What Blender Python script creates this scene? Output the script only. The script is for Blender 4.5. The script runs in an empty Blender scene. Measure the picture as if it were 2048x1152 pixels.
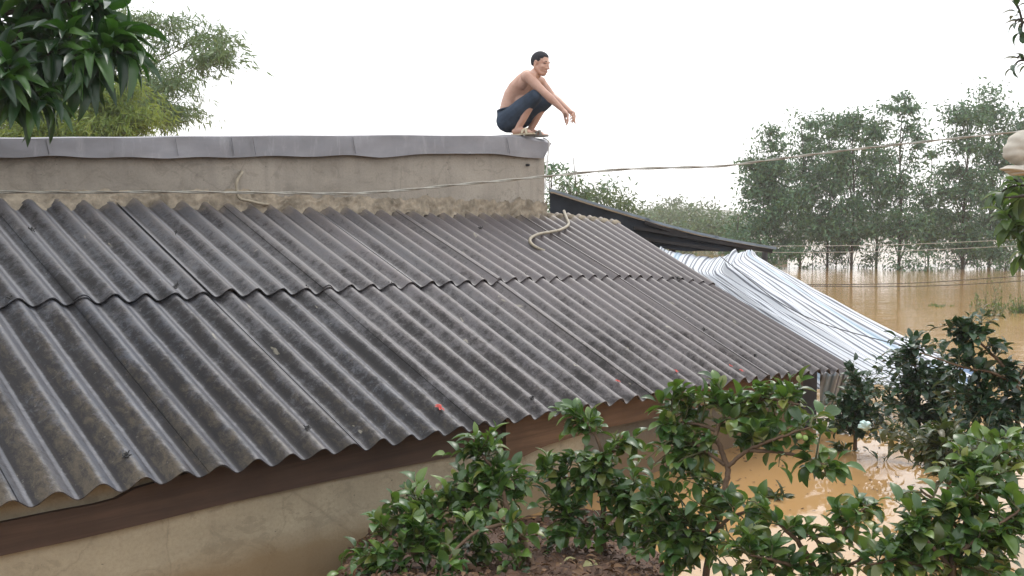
import bpy, math
import numpy as np
from math import radians, sin, cos, pi
rad = math.radians

# ------------------------------------------------------------------ camera, sky, sun, exposure
F = 1915.0                                  # focal length in pixels of the 2048 px wide photograph
PITCH = rad(3.76)
CAM = np.array([0.0, 0.0, 1.8])             # water level is z = 0
SC = bpy.context.scene
COL = SC.collection
cam_d = bpy.data.cameras.new("camera")
cam_d.lens = 36.0 * F / 2048.0
cam_d.sensor_width = 36.0
cam_d.clip_start, cam_d.clip_end = 0.05, 6000
cam_o = bpy.data.objects.new("camera", cam_d)
cam_o.location = CAM
cam_o.rotation_euler = (pi / 2 - PITCH, 0, 0)
COL.objects.link(cam_o)
SC.camera = cam_o

SUN_EL, SUN_AZ = 55.0, 20.0                 # overcast: a wide soft sun, high ahead of the camera
w = bpy.data.worlds.new("World"); SC.world = w; w.use_nodes = True
nt = w.node_tree; nt.nodes.clear()
out = nt.nodes.new("ShaderNodeOutputWorld"); bg = nt.nodes.new("ShaderNodeBackground")
sky = nt.nodes.new("ShaderNodeTexSky"); sky.sky_type = 'NISHITA'; sky.sun_disc = False
sky.sun_elevation = rad(SUN_EL); sky.sun_rotation = rad(SUN_AZ)
sky.air_density = 1.0; sky.dust_density = 4.0; sky.ozone_density = 1.0
mx = nt.nodes.new("ShaderNodeMix"); mx.data_type = 'RGBA'
mx.inputs[0].default_value = 0.88           # cloud cover
mx.inputs[7].default_value = (11.3, 11.6, 12.0, 1)
nt.links.new(sky.outputs[0], mx.inputs[6]); nt.links.new(mx.outputs[2], bg.inputs[0])
bg.inputs[1].default_value = 0.1
nt.links.new(bg.outputs[0], out.inputs[0])
sd = bpy.data.lights.new("sun", 'SUN'); sd.energy = 0.8; sd.angle = rad(20); sd.color = (1, 0.96, 0.9)
so = bpy.data.objects.new("sun", sd); COL.objects.link(so)
so.rotation_euler = (rad(90 - SUN_EL), 0, rad(180 - SUN_AZ) + pi * 0)
SC.view_settings.view_transform = 'Standard'; SC.view_settings.look = 'None'
SC.view_settings.exposure = 0.75; SC.view_settings.gamma = 1.0
SC.render.engine = 'CYCLES'
SC.cycles.max_bounces = 8; SC.cycles.transparent_max_bounces = 8
SC.cycles.volume_bounces = 2
SC.cycles.caustics_reflective = False; SC.cycles.caustics_refractive = False

# ------------------------------------------------------------------ geometry of the view: where a point seen in the photo stands
RIGHT = np.array([1.0, 0, 0]); FWD = np.array([0, cos(PITCH), -sin(PITCH)]); DOWN = np.array([0, -sin(PITCH), -cos(PITCH)])
def c2w(c): return CAM + c[0] * RIGHT + c[1] * DOWN + c[2] * FWD
def c2wv(c): return c[0] * RIGHT + c[1] * DOWN + c[2] * FWD
def ray(px, py): return (px - 1024) / F * RIGHT + (py - 576) / F * DOWN + FWD
def P(px, py, d): return CAM + ray(px, py) * d
def PZ(px, py, z):
    r = ray(px, py); return CAM + r * ((z - CAM[2]) / r[2])
def PP(px, py, o, n):
    r = ray(px, py); return CAM + r * (np.dot(o - CAM, n) / np.dot(r, n))
def nrm(v): v = np.asarray(v, float); return v / max(np.linalg.norm(v), 1e-9)
ZU = np.array([0, 0, 1.0])
# the roof plane (origin, along the eave, down the slope, outward normal)
RR = [[0.6934008975514054, 0.6515510853846902, -0.3076952687464294], [-0.027988647675941558, 0.45105965114606106, 0.8920548339139616], [0.7200082158393593, -0.609939648032513, 0.331001200725612]]
RR = np.array(RR)
RO = c2w(np.array([-3.4992, -0.5862, 5.8059]))
RU, RV, RN = c2wv(RR[:, 0]), c2wv(RR[:, 1]), -c2wv(RR[:, 2])
UH = nrm([RU[0], RU[1], 0]); NH = nrm(np.cross(UH, ZU))      # wall direction, wall normal
if np.dot(NH, CAM - RO) < 0: NH = -NH
rng = np.random.default_rng(7)

# ------------------------------------------------------------------ objects, parts, tags
def link(name, data, parent=None):
    o = bpy.data.objects.new(name, data); COL.objects.link(o)
    if parent is not None: o.parent = parent; o.matrix_parent_inverse = parent.matrix_world.inverted()
    return o
def tag(o, label, cat, group=None):
    o["label"] = label; o["category"] = cat
    if group: o["group"] = group
    return o
def empty(name, loc, label, cat, group=None):
    o = link(name, None); o.location = loc; o.empty_display_size = 0.1
    bpy.context.view_layer.update()
    return tag(o, label, cat, group)
def kind(o, k): o["kind"] = k; return o

class MB:
    def __init__(s): s.v, s.f, s.uv, s.n, s.m = [], [], [], 0, []
    def add(s, v, f, uv=None, mi=0):
        v = np.asarray(v, float); s.v.append(v)
        s.uv.append(np.zeros((len(v), 2)) if uv is None else np.asarray(uv, float))
        for q in f:
            s.f.append(tuple(int(i) + s.n for i in q)); s.m.append(mi)
        s.n += len(v); return s
    def build(s, name, mats, parent=None, smooth=True, useuv=True, sharp=False):
        me = bpy.data.meshes.new(name)
        V = np.concatenate(s.v) if s.v else np.zeros((0, 3))
        flat = np.array([i for q in s.f for i in q], dtype=np.int32)
        tot = np.array([len(q) for q in s.f], dtype=np.int32)
        st = np.concatenate([[0], np.cumsum(tot)[:-1]]).astype(np.int32)
        me.vertices.add(len(V)); me.vertices.foreach_set("co", V.ravel())
        me.loops.add(len(flat)); me.loops.foreach_set("vertex_index", flat)
        me.polygons.add(len(tot)); me.polygons.foreach_set("loop_start", st); me.polygons.foreach_set("loop_total", tot)
        me.polygons.foreach_set("use_smooth", [bool(smooth)] * len(tot))
        if not isinstance(mats, (list, tuple)): mats = [mats]
        for m in mats: me.materials.append(m)
        me.polygons.foreach_set("material_index", np.array(s.m, dtype=np.int32))
        if useuv:
            ul = me.uv_layers.new(name="UVMap"); ul.data.foreach_set("uv", np.concatenate(s.uv)[flat].ravel())
        me.update(calc_edges=True); me.validate()
        if smooth and sharp: me.set_sharp_from_angle(angle=rad(48))
        return link(name, me, parent)

def grid_faces(nu, nv, off=0, flip=False):
    f = []
    for i in range(nu - 1):
        for j in range(nv - 1):
            a = off + i * nv + j; q = (a, a + nv, a + nv + 1, a + 1)
            f.append(q[::-1] if flip else q)
    return f
def solid_grid(mb, T, th, n=None, uv=None, mi=0):
    """T: (nu,nv,3) top surface, thickness th along -n: a closed slab"""
    nu, nv, _ = T.shape
    N = np.asarray(n if n is not None else ZU, float)
    B = T - N * th
    V = np.concatenate([T.reshape(-1, 3), B.reshape(-1, 3)])
    UV = None if uv is None else np.concatenate([uv.reshape(-1, 2)] * 2)
    m = nu * nv
    f = grid_faces(nu, nv) + grid_faces(nu, nv, m, True)
    for i in range(nu - 1):
        f.append((i * nv, i * nv + m, (i + 1) * nv + m, (i + 1) * nv)); j = nv - 1
        f.append((i * nv + j, (i + 1) * nv + j, (i + 1) * nv + j + m, i * nv + j + m))
    for j in range(nv - 1):
        f.append((j, j + 1, j + 1 + m, j + m)); k = (nu - 1) * nv
        f.append((k + j, k + j + m, k + j + 1 + m, k + j + 1))
    mb.add(V, f, UV, mi); return mb
def box(mb, o, ax, ay, az, mi=0):
    """corner o and three edge vectors"""
    o, ax, ay, az = map(lambda q: np.asarray(q, float), (o, ax, ay, az))
    v = [o, o + ax, o + ax + ay, o + ay]; v += [q + az for q in v]
    f = [(0, 3, 2, 1), (4, 5, 6, 7), (0, 1, 5, 4), (1, 2, 6, 5), (2, 3, 7, 6), (3, 0, 4, 7)]
    mb.add(v, f, [(0, 0), (1, 0), (1, 1), (0, 1)] * 2, mi); return mb
def smooth_line(pts, n=6):
    pts = np.array(pts, float)
    if len(pts) < 3: 
        return np.array([pts[0] + (pts[-1] - pts[0]) * t for t in np.linspace(0, 1, n)])
    q = np.vstack([2 * pts[0] - pts[1], pts, 2 * pts[-1] - pts[-2]]); o = []
    for i in range(1, len(q) - 2):
        for t in np.linspace(0, 1, n, endpoint=False):
            a, b, c, d = q[i - 1], q[i], q[i + 1], q[i + 2]
            o.append(.5 * ((2 * b) + (-a + c) * t + (2 * a - 5 * b + 4 * c - d) * t * t + (-a + 3 * b - 3 * c + d) * t ** 3))
    o.append(pts[-1]); return np.array(o)
def tube(mb, pts, rad_, sides=6, mi=0, cap=True):
    pts = np.asarray(pts, float); n = len(pts)
    r = np.full(n, rad_) if np.isscalar(rad_) else np.interp(np.linspace(0, 1, n), np.linspace(0, 1, len(rad_)), rad_)
    T = np.gradient(pts, axis=0); T /= np.maximum(np.linalg.norm(T, axis=1)[:, None], 1e-9)
    a = nrm(np.cross(T[0], ZU if abs(T[0][2]) < .9 else RIGHT)); V, UV = [], []; L = 0
    for i in range(n):
        if i: L += np.linalg.norm(pts[i] - pts[i - 1])
        a = nrm(a - T[i] * np.dot(a, T[i])); b = np.cross(T[i], a)
        for k in range(sides):
            t = 2 * pi * k / sides; V.append(pts[i] + (a * cos(t) + b * sin(t)) * r[i]); UV.append((k / sides, L))
    f = []
    for i in range(n - 1):
        for k in range(sides):
            k2 = (k + 1) % sides; f.append((i * sides + k, i * sides + k2, (i + 1) * sides + k2, (i + 1) * sides + k))
    if cap: f.append(tuple(range(sides - 1, -1, -1))); f.append(tuple((n - 1) * sides + k for k in range(sides)))
    mb.add(V, f, UV, mi); return mb

# leaf templates: x along the leaf, y across, z up; cols are (verts, faces)
def leaf_tpl(kind_):
    if kind_ == 'fine':
        xs, ws, zs = [0, .3, .65, 1], [0, .5, .42, 0], [0, .06, .04, -.06]
    elif kind_ == 'lance':
        xs, ws, zs = [0, .12, .32, .55, .78, .92, 1], [.06, .26, .46, .5, .36, .18, 0], [0, .02, .05, .04, -.04, -.12, -.18]
    else:
        xs, ws, zs = [0, .1, .28, .5, .72, .9, 1], [.04, .22, .44, .5, .42, .2, 0], [0, .02, .05, .05, .0, -.07, -.12]
    if kind_ == 'fine':
        v = [(0, 0, 0), (.35, -.5, .05), (1, 0, -.1), (.35, .5, .05)]
        return np.array(v, float), [(0, 1, 2, 3)]
    v, f = [], []
    for x, w_, z in zip(xs, ws, zs):
        v += [(x, -w_, z + w_ * .22), (x, 0, z), (x, w_, z + w_ * .22)]
    for i in range(len(xs) - 1):
        a = i * 3; f += [(a, a + 1, a + 4, a + 3)[::-1], (a + 1, a + 2, a + 5, a + 4)[::-1]]
    return np.array(v, float), f
TPL = {k: leaf_tpl(k) for k in ('fine', 'lance', 'oval')}
def leaves(mb, pos, d, up, L, W, kind_='oval', curl=None, mi=0):
    tv, tf = TPL[kind_]
    pos, d, up = (np.asarray(q, float) for q in (pos, d, up)); n = len(pos)
    if n == 0: return
    L = np.broadcast_to(L, n); W = np.broadcast_to(W, n)
    d = d / np.linalg.norm(d, axis=1)[:, None]
    s = np.cross(up, d); s /= np.maximum(np.linalg.norm(s, axis=1), 1e-6)[:, None]
    u = np.cross(d, s)
    tz = np.broadcast_to(tv[:, 2], (n, len(tv))).copy()
    if curl is not None: tz = tz - np.asarray(curl)[:, None] * tv[:, 0][None] ** 2
    V = pos[:, None] + d[:, None] * (tv[:, 0][None, :, None] * L[:, None, None]) + s[:, None] * (tv[:, 1][None, :, None] * W[:, None, None]) + u[:, None] * (tz[:, :, None] * L[:, None, None])
    k = len(tv)
    f = [tuple(i + a * k for i in q) for a in range(n) for q in tf]
    uv = np.tile(tv[:, :2] + [0, .5], (n, 1))
    mb.add(V.reshape(-1, 3), f, uv, mi)

# ------------------------------------------------------------------ materials
def new_mat(name):
    m = bpy.data.materials.new(name); m.use_nodes = True; n = m.node_tree
    return m, n, n.nodes["Principled BSDF"]
def N(nt_, t, **kw):
    n = nt_.nodes.new(t)
    for k, v in kw.items():
        if k.startswith('i_'): n.inputs[int(k[2:])].default_value = v
        else: setattr(n, k, v)
    return n
def ramp(nt_, fac, stops):
    r = nt_.nodes.new("ShaderNodeValToRGB"); e = r.color_ramp.elements
    while len(e) < len(stops): e.new(.5)
    for q, (p, c) in zip(e, stops): q.position = p; q.color = (*c, 1) if len(c) == 3 else c
    nt_.links.new(fac, r.inputs[0]); return r.outputs[0]
def noise(nt_, vec, scale, detail=4, rough=.6, dist=0):
    n = nt_.nodes.new("ShaderNodeTexNoise"); n.inputs["Scale"].default_value = scale; n.inputs["Detail"].default_value = detail
    n.inputs["Roughness"].default_value = rough; n.inputs["Distortion"].default_value = dist
    if vec is not None: nt_.links.new(vec, n.inputs["Vector"])
    return n.outputs["Fac"]
def mapping(nt_, out_, scale, loc=(0, 0, 0)):
    m = nt_.nodes.new("ShaderNodeMapping"); m.inputs["Scale"].default_value = scale; m.inputs["Location"].default_value = loc
    nt_.links.new(out_, m.inputs["Vector"]); return m.outputs[0]
def mix(nt_, fac, a, b, mode='MIX'):
    m = nt_.nodes.new("ShaderNodeMix"); m.data_type = 'RGBA'; m.blend_type = mode
    for i, v in ((0, fac), (6, a), (7, b)):
        if hasattr(v, 'is_output') or isinstance(v, bpy.types.NodeSocket): nt_.links.new(v, m.inputs[i])
        else: m.inputs[i].default_value = v if i == 0 else ((*v, 1) if len(v) == 3 else v)
    return m.outputs[2]
def math_(nt_, op, a, b=0.0):
    m = nt_.nodes.new("ShaderNodeMath"); m.operation = op
    for i, v in ((0, a), (1, b)):
        if isinstance(v, bpy.types.NodeSocket): nt_.links.new(v, m.inputs[i])
        else: m.inputs[i].default_value = v
    return m.outputs[0]
def bump(nt_, p, h, strength=.3, dist=.01):
    b = nt_.nodes.new("ShaderNodeBump"); b.inputs["Strength"].default_value = strength; b.inputs["Distance"].default_value = dist
    nt_.links.new(h, b.inputs["Height"]); nt_.links.new(b.outputs[0], p.inputs["Normal"])
def simple(name, col, rough=.7, spec=.4, var=.25, scale=8, metal=0, bmp=.15, coords='Object'):
    m, n, p = new_mat(name); tc = n.nodes.new("ShaderNodeTexCoord")
    f = noise(n, tc.outputs[coords], scale, 6, .65)
    c = np.array(col)
    n.links.new(ramp(n, f, [(.3, tuple(c * (1 - var))), (.7, tuple(np.minimum(c * (1 + var), 1)))]), p.inputs["Base Color"])
    p.inputs["Roughness"].default_value = rough; p.inputs["Specular IOR Level"].default_value = spec; p.inputs["Metallic"].default_value = metal
    if bmp: bump(n, p, noise(n, tc.outputs[coords], scale * 5, 4), bmp, .004)
    return m
def leaf_mat(name, cols, rough=.35, spec=.5, trans=.25, tcol=(.12, .2, .02), pale=None):
    m, n, p = new_mat(name); g = n.nodes.new("ShaderNodeNewGeometry"); uv = n.nodes.new("ShaderNodeTexCoord")
    k = len(cols)
    stops = [(i / max(k - 1, 1), c) for i, c in enumerate(cols)]
    c = ramp(n, g.outputs["Random Per Island"], stops)
    if pale:                                    # paler midrib
        sx = n.nodes.new("ShaderNodeSeparateXYZ"); n.links.new(uv.outputs["UV"], sx.inputs[0])
        a = math_(n, 'ABSOLUTE', math_(n, 'SUBTRACT', sx.outputs[1], .5))
        l = ramp(n, a, [(0, (.6, .6, .6)), (.035, (0, 0, 0))])
        c = mix(n, l, c, pale)
    n.links.new(c, p.inputs["Base Color"]); p.inputs["Roughness"].default_value = rough; p.inputs["Specular IOR Level"].default_value = spec
    tr = n.nodes.new("ShaderNodeBsdfTranslucent"); tr.inputs[0].default_value = (*tcol, 1)
    ms = n.nodes.new("ShaderNodeMixShader"); ms.inputs[0].default_value = trans
    n.links.new(p.outputs[0], ms.inputs[1]); n.links.new(tr.outputs[0], ms.inputs[2])
    n.links.new(ms.outputs[0], n.nodes["Material Output"].inputs[0])
    return m

def roof_mat():
    m, n, p = new_mat("weathered_fibre_cement"); uv = n.nodes.new("ShaderNodeTexCoord").outputs["UV"]   # x = wave number, y = metres down the slope
    big = noise(n, mapping(n, uv, (.22, .55, 1)), 1.0, 4, .6)
    sheet = noise(n, mapping(n, uv, (.5, .15, 1), (3, 1, 0)), 1.0, 1, .5)
    cross = noise(n, mapping(n, uv, (2.2, 13, 1)), 1.3, 8, .75, 1.6)     # fibrous hair lines across the sheet
    fine = noise(n, mapping(n, uv, (9, 60, 1)), 1.2, 5, .75, .8)
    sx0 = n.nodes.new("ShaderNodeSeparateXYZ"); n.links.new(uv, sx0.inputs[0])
    sheen_tint = ramp(n, math_(n, 'ADD', math_(n, 'MULTIPLY', sx0.outputs[0], .026), math_(n, 'MULTIPLY', sheet, .5)), [(.15, (.062, .082, .118)), (.5, (.088, .09, .102)), (.85, (.128, .107, .11))])   # bluish sky sheen at left, brown-grey cast at right, painted into the base
    c = mix(n, ramp(n, big, [(.3, (.75, .75, .75)), (.7, (0, 0, 0))]), sheen_tint, (.075, .068, .068))
    c = mix(n, ramp(n, cross, [(.5, (0, 0, 0)), (.8, (.5, .5, .5))]), c, (.16, .14, .125))
    c = mix(n, ramp(n, fine, [(.3, (.5, .5, .5)), (.5, (0, 0, 0))]), c, (.04, .037, .037))
    sx = n.nodes.new("ShaderNodeSeparateXYZ"); n.links.new(uv, sx.inputs[0])
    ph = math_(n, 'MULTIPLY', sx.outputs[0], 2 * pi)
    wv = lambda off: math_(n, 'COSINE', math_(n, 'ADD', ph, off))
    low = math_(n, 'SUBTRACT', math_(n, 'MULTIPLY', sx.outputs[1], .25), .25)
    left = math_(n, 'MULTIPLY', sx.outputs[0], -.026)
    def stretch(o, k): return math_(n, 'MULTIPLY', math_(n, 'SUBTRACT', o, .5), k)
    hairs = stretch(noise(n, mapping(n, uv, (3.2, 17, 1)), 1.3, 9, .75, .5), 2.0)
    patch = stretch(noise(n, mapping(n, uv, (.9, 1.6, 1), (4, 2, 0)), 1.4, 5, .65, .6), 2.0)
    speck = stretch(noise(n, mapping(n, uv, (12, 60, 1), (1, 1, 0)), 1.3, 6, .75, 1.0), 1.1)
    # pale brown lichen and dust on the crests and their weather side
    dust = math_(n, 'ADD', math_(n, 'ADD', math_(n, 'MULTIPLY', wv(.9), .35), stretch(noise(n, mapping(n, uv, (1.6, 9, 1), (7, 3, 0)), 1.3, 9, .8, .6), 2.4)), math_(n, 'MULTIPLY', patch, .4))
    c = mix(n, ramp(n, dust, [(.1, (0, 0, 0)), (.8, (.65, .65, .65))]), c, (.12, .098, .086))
    # mould on the flank that faces the camera, thickest low on the left
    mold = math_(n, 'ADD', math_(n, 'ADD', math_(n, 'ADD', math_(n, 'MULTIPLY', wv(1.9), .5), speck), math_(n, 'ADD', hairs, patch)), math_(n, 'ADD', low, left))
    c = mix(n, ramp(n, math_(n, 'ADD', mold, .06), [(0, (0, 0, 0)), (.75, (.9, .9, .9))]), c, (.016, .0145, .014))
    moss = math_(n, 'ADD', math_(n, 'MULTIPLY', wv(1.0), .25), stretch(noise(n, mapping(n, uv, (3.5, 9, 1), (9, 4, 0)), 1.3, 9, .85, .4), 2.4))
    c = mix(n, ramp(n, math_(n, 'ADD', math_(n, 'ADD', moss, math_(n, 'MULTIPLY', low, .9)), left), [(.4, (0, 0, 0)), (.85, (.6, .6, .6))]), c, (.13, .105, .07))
    # rain-washed valley: a clean pale line beside a thin shadow line painted dark
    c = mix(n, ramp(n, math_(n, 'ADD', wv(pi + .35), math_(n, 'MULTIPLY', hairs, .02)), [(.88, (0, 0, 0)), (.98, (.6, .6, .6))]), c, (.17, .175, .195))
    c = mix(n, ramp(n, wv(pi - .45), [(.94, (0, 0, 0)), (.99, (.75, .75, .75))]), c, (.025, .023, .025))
    fleck = noise(n, mapping(n, uv, (7, 34, 1), (5, 5, 0)), 1.2, 4, .7, .3)
    c = mix(n, ramp(n, fleck, [(.64, (0, 0, 0)), (.7, (.6, .6, .6))]), c, (.2, .185, .17))
    runs = noise(n, mapping(n, uv, (5.5, .45, 1), (1, 6, 0)), 1.2, 6, .7, .2)
    c = mix(n, ramp(n, runs, [(.5, (0, 0, 0)), (.72, (.5, .5, .5))]), c, (.05, .044, .042))
    oi = n.nodes.new("ShaderNodeObjectInfo")
    c = mix(n, 1.0, c, ramp(n, oi.outputs["Random"], [(0, (.78, .78, .8)), (1, (.98, .97, .97))]), 'MULTIPLY')
    pale = noise(n, mapping(n, uv, (2.5, 5, 1), (2, 7, 0)), 1.0, 3, .6, .5)
    c = mix(n, ramp(n, pale, [(.7, (0, 0, 0)), (.73, (.65, .65, .65))]), c, (.26, .235, .18))
    # cement slopped over the top ends
    t2 = math_(n, 'ADD', sx.outputs[1], math_(n, 'MULTIPLY', noise(n, mapping(n, uv, (2.5, 9, 1)), 1.5, 6, .7), .3))
    c = mix(n, ramp(n, t2, [(.15, (.8, .8, .8)), (.27, (0, 0, 0))]), c, (.2, .165, .125))
    n.links.new(c, p.inputs["Base Color"])
    n.links.new(ramp(n, cross, [(.3, (.36, .36, .36)), (.7, (.58, .58, .58))]), p.inputs["Roughness"])
    n.links.new(ramp(n, mold, [(0, (.55, .55, .55)), (.5, (.16, .16, .16))]), p.inputs["Specular IOR Level"])
    bump(n, p, mix(n, .5, cross, fine), .45, .005)
    return m
def wall_mat(name, base, stain, sc_=1.0, seed=0, wet=None):
    m, n, p = new_mat(name); tc = n.nodes.new("ShaderNodeTexCoord").outputs["UV"]
    big = noise(n, mapping(n, tc, (1.2 * sc_, 2 * sc_, 1), (seed, 0, 0)), 1, 6, .65, .4)
    streak = noise(n, mapping(n, tc, (9 * sc_, .8, 1), (seed, 3, 0)), 1, 5, .6)
    b = np.array(base)
    c = ramp(n, big, [(.25, tuple(b * .72)), (.5, tuple(b)), (.75, tuple(b * 1.22))])
    c = mix(n, ramp(n, streak, [(.5, (0, 0, 0)), (.75, (.45, .45, .45))]), c, stain)
    pat = noise(n, mapping(n, tc, (3.5, 4.5, 1), (seed + 5, 1, 0)), 1.3, 9, .75, 1.0)
    c = mix(n, ramp(n, pat, [(.55, (0, 0, 0)), (.57, (.35, .35, .35)), (.7, (.6, .6, .6))]), c, tuple(b * .6))
    sp = noise(n, mapping(n, tc, (14, 22, 1), (seed, 8, 0)), 1.5, 3, .6)
    c = mix(n, ramp(n, sp, [(.7, (0, 0, 0)), (.72, (.85, .85, .85))]), c, tuple(b * .2))
    gr = noise(n, mapping(n, tc, (40, 40, 1), (seed, 2, 0)), 1.5, 6, .8)
    c = mix(n, ramp(n, gr, [(.35, (.35, .35, .35)), (.55, (0, 0, 0))]), c, tuple(b * .55))
    vo = n.nodes.new('ShaderNodeTexVoronoi'); vo.feature = 'DISTANCE_TO_EDGE'; vo.inputs['Scale'].default_value = 1.1
    n.links.new(mix(n, .12, mapping(n, tc, (1, 1, 1), (seed, 0, 0)), noise(n, mapping(n, tc, (6, 6, 1)), 1, 6, .7)), vo.inputs['Vector'])
    c = mix(n, ramp(n, vo.outputs['Distance'], [(.001, (.3, .3, .3)), (.005, (0, 0, 0))]), c, tuple(b * .35))
    if wet:                                     # a tide mark left by the flood water, in metres above it
        sx = n.nodes.new("ShaderNodeSeparateXYZ"); n.links.new(tc, sx.inputs[0])
        z = math_(n, 'ADD', sx.outputs[1], math_(n, 'MULTIPLY', big, .35))
        c = mix(n, ramp(n, z, [(.36, (.75, .75, .75)), (.5, (0, 0, 0))]), c, wet)
    n.links.new(c, p.inputs["Base Color"]); p.inputs["Roughness"].default_value = .85; p.inputs["Specular IOR Level"].default_value = .25
    bump(n, p, noise(n, mapping(n, tc, (25, 25, 1)), 1, 8, .7), .35, .006)
    return m
M = {}
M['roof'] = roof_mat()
M['wall'] = wall_mat("tan_cement_render", (.38, .33, .235), (.27, .23, .165), 1, 0, (.24, .165, .085))
M['greywall'] = wall_mat("grey_cement_render", (.16, .145, .12), (.11, .1, .085), 1, 3, (.2, .13, .07))
M['parapet'] = wall_mat("stained_parapet_render", (.33, .3, .255), (.19, .175, .16), 1, 9)
M['mortar'] = simple("crusted_mortar", (.27, .23, .175), .95, .2, .5, 9, 0, .6)
M['wood'] = None
def wood(name, col, var=.4):
    m, n, p = new_mat(name); tc = n.nodes.new("ShaderNodeTexCoord").outputs["UV"]
    g = noise(n, mapping(n, tc, (1.2, 26, 1)), 1, 7, .65, .6); b = noise(n, mapping(n, tc, (2, 3, 1)), 1, 4)
    c = np.array(col)
    k = ramp(n, g, [(.3, tuple(c * (1 - var))), (.7, tuple(c * (1 + var)))])
    k = mix(n, ramp(n, b, [(.35, (.55, .55, .55)), (.65, (0, 0, 0))]), k, tuple(c * .5))
    n.links.new(k, p.inputs["Base Color"]); p.inputs["Roughness"].default_value = .75; p.inputs["Specular IOR Level"].default_value = .3
    bump(n, p, g, .4, .004); return m
M['wood'] = wood("old_brown_board", (.085, .053, .038))
M['redwood'] = wood("reddish_board", (.15, .085, .048))
M['darkwood'] = wood("dark_rafter_wood", (.032, .028, .028))
def metal_mat():
    m, n, p = new_mat("dull_zinc_sheet"); tc = n.nodes.new("ShaderNodeTexCoord").outputs["UV"]
    s = noise(n, mapping(n, tc, (7, 1.2, 1)), 1.4, 7, .7, .3); b = noise(n, mapping(n, tc, (1.1, 2, 1)), 1, 5, .6)
    c = ramp(n, b, [(.3, (.17, .17, .185)), (.55, (.25, .25, .27)), (.75, (.36, .36, .38))])
    c = mix(n, ramp(n, s, [(.55, (0, 0, 0)), (.78, (.6, .6, .6))]), c, (.46, .46, .48))
    c = mix(n, ramp(n, s, [(.25, (.5, .5, .5)), (.42, (0, 0, 0))]), c, (.12, .12, .13))
    n.links.new(c, p.inputs["Base Color"]); p.inputs["Metallic"].default_value = .25; p.inputs["Roughness"].default_value = .55
    bump(n, p, b, .25, .01); return m
M['zinc'] = metal_mat()
M['leanto'] = simple("grey_blue_roof_sheet", (.2, .24, .28), .5, .5, .3, 5)
M['leandark'] = simple("near_black_lining", (.022, .027, .036), .7, .3, .45, 4)
M['hose'] = simple("old_beige_hose", (.3, .26, .19), .5, .4, .25, 20)
M['blackwire'] = simple("black_wire", (.015, .015, .016), .5, .5, .3, 20, 0, 0)
M['cable'] = simple("grey_twisted_cable", (.34, .33, .29), .6, .3, .35, 14, 0, 0)
M['string'] = simple("white_nylon_string", (.75, .75, .72), .6, .3, .1, 20, 0, 0)
M['bark'] = simple("brown_bark", (.13, .085, .055), .85, .25, .4, 25, 0, .5)
M['twig'] = simple("green_brown_twig", (.1, .1, .045), .7, .3, .35, 20, 0, .2)
M['darkbark'] = simple("dark_wet_bark", (.045, .038, .03), .9, .2, .4, 10, 0, .3)
M['citrus'] = leaf_mat("citrus_leaf", [(.024, .065, .018), (.042, .1, .025), (.07, .15, .032), (.036, .082, .028), (.1, .185, .036), (.15, .23, .045), (.03, .07, .02), (.25, .26, .06)], .3, .65, .3, (.1, .19, .02), (.1, .16, .05))
M['citrusdark'] = leaf_mat("dark_citrus_leaf", [(.016, .04, .022), (.022, .055, .026), (.035, .08, .028)], .33, .6, .14, (.05, .12, .02))
M['sprig'] = leaf_mat("muddy_sprig_leaf", [(.03, .05, .02), (.05, .075, .025), (.09, .075, .035)], .4, .5, .2, (.1, .15, .02))
M['mango'] = leaf_mat("mango_leaf", [(.01, .03, .014), (.016, .046, .018), (.024, .07, .018), (.07, .16, .022)], .35, .5, .24, (.05, .15, .012), (.04, .08, .03))
M['bamboo'] = leaf_mat("bamboo_leaf", [(.075, .135, .06), (.11, .18, .08), (.16, .23, .11)], .5, .4, .35, (.18, .24, .08))
M['bambooy'] = leaf_mat("yellow_green_bamboo_leaf", [(.09, .16, .035), (.15, .23, .05), (.24, .29, .07)], .5, .4, .4, (.28, .34, .05))
M['acacia'] = leaf_mat("acacia_leaf", [(.04, .105, .055), (.065, .15, .072), (.11, .205, .085)], .4, .5, .25, (.07, .13, .04))
M['acacialight'] = leaf_mat("pale_acacia_leaf", [(.04, .075, .035), (.06, .1, .045), (.08, .12, .055)], .45, .4, .3, (.12, .18, .05))
M['farleaf'] = leaf_mat("distant_leaf", [(.05, .09, .045), (.075, .13, .055), (.11, .17, .07)], .6, .2, .2, (.12, .16, .08))
M['broad'] = leaf_mat("broad_green_leaf", [(.03, .065, .02), (.045, .09, .025), (.08, .14, .035)], .4, .5, .35, (.14, .24, .04))
M['dryleaf'] = leaf_mat("fallen_dry_leaf", [(.05, .027, .015), (.085, .045, .022), (.16, .09, .045), (.035, .022, .015), (.06, .03, .018)], .7, .3, .1, (.1, .05, .02))
M['yellowleaf'] = leaf_mat("yellowing_leaf", [(.3, .3, .1), (.38, .36, .18)], .5, .4, .2, (.3, .3, .05))
M['fruit'] = simple("lime_fruit_skin", (.3, .42, .12), .4, .5, .15, 30)
M['sack'] = simple("dirty_white_sacking", (.5, .46, .39), .85, .2, .2, 5, 0, .4)
M['bag'] = simple("pale_cyan_plastic", (.5, .68, .64), .3, .6, .15, 12, 0, .1)
M['concretepost'] = simple("pale_concrete", (.4, .38, .36), .85, .2, .2, 8)
M['petal'] = simple("red_petal", (.42, .06, .05), .6, .3, .3, 40, 0, 0)
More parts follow.
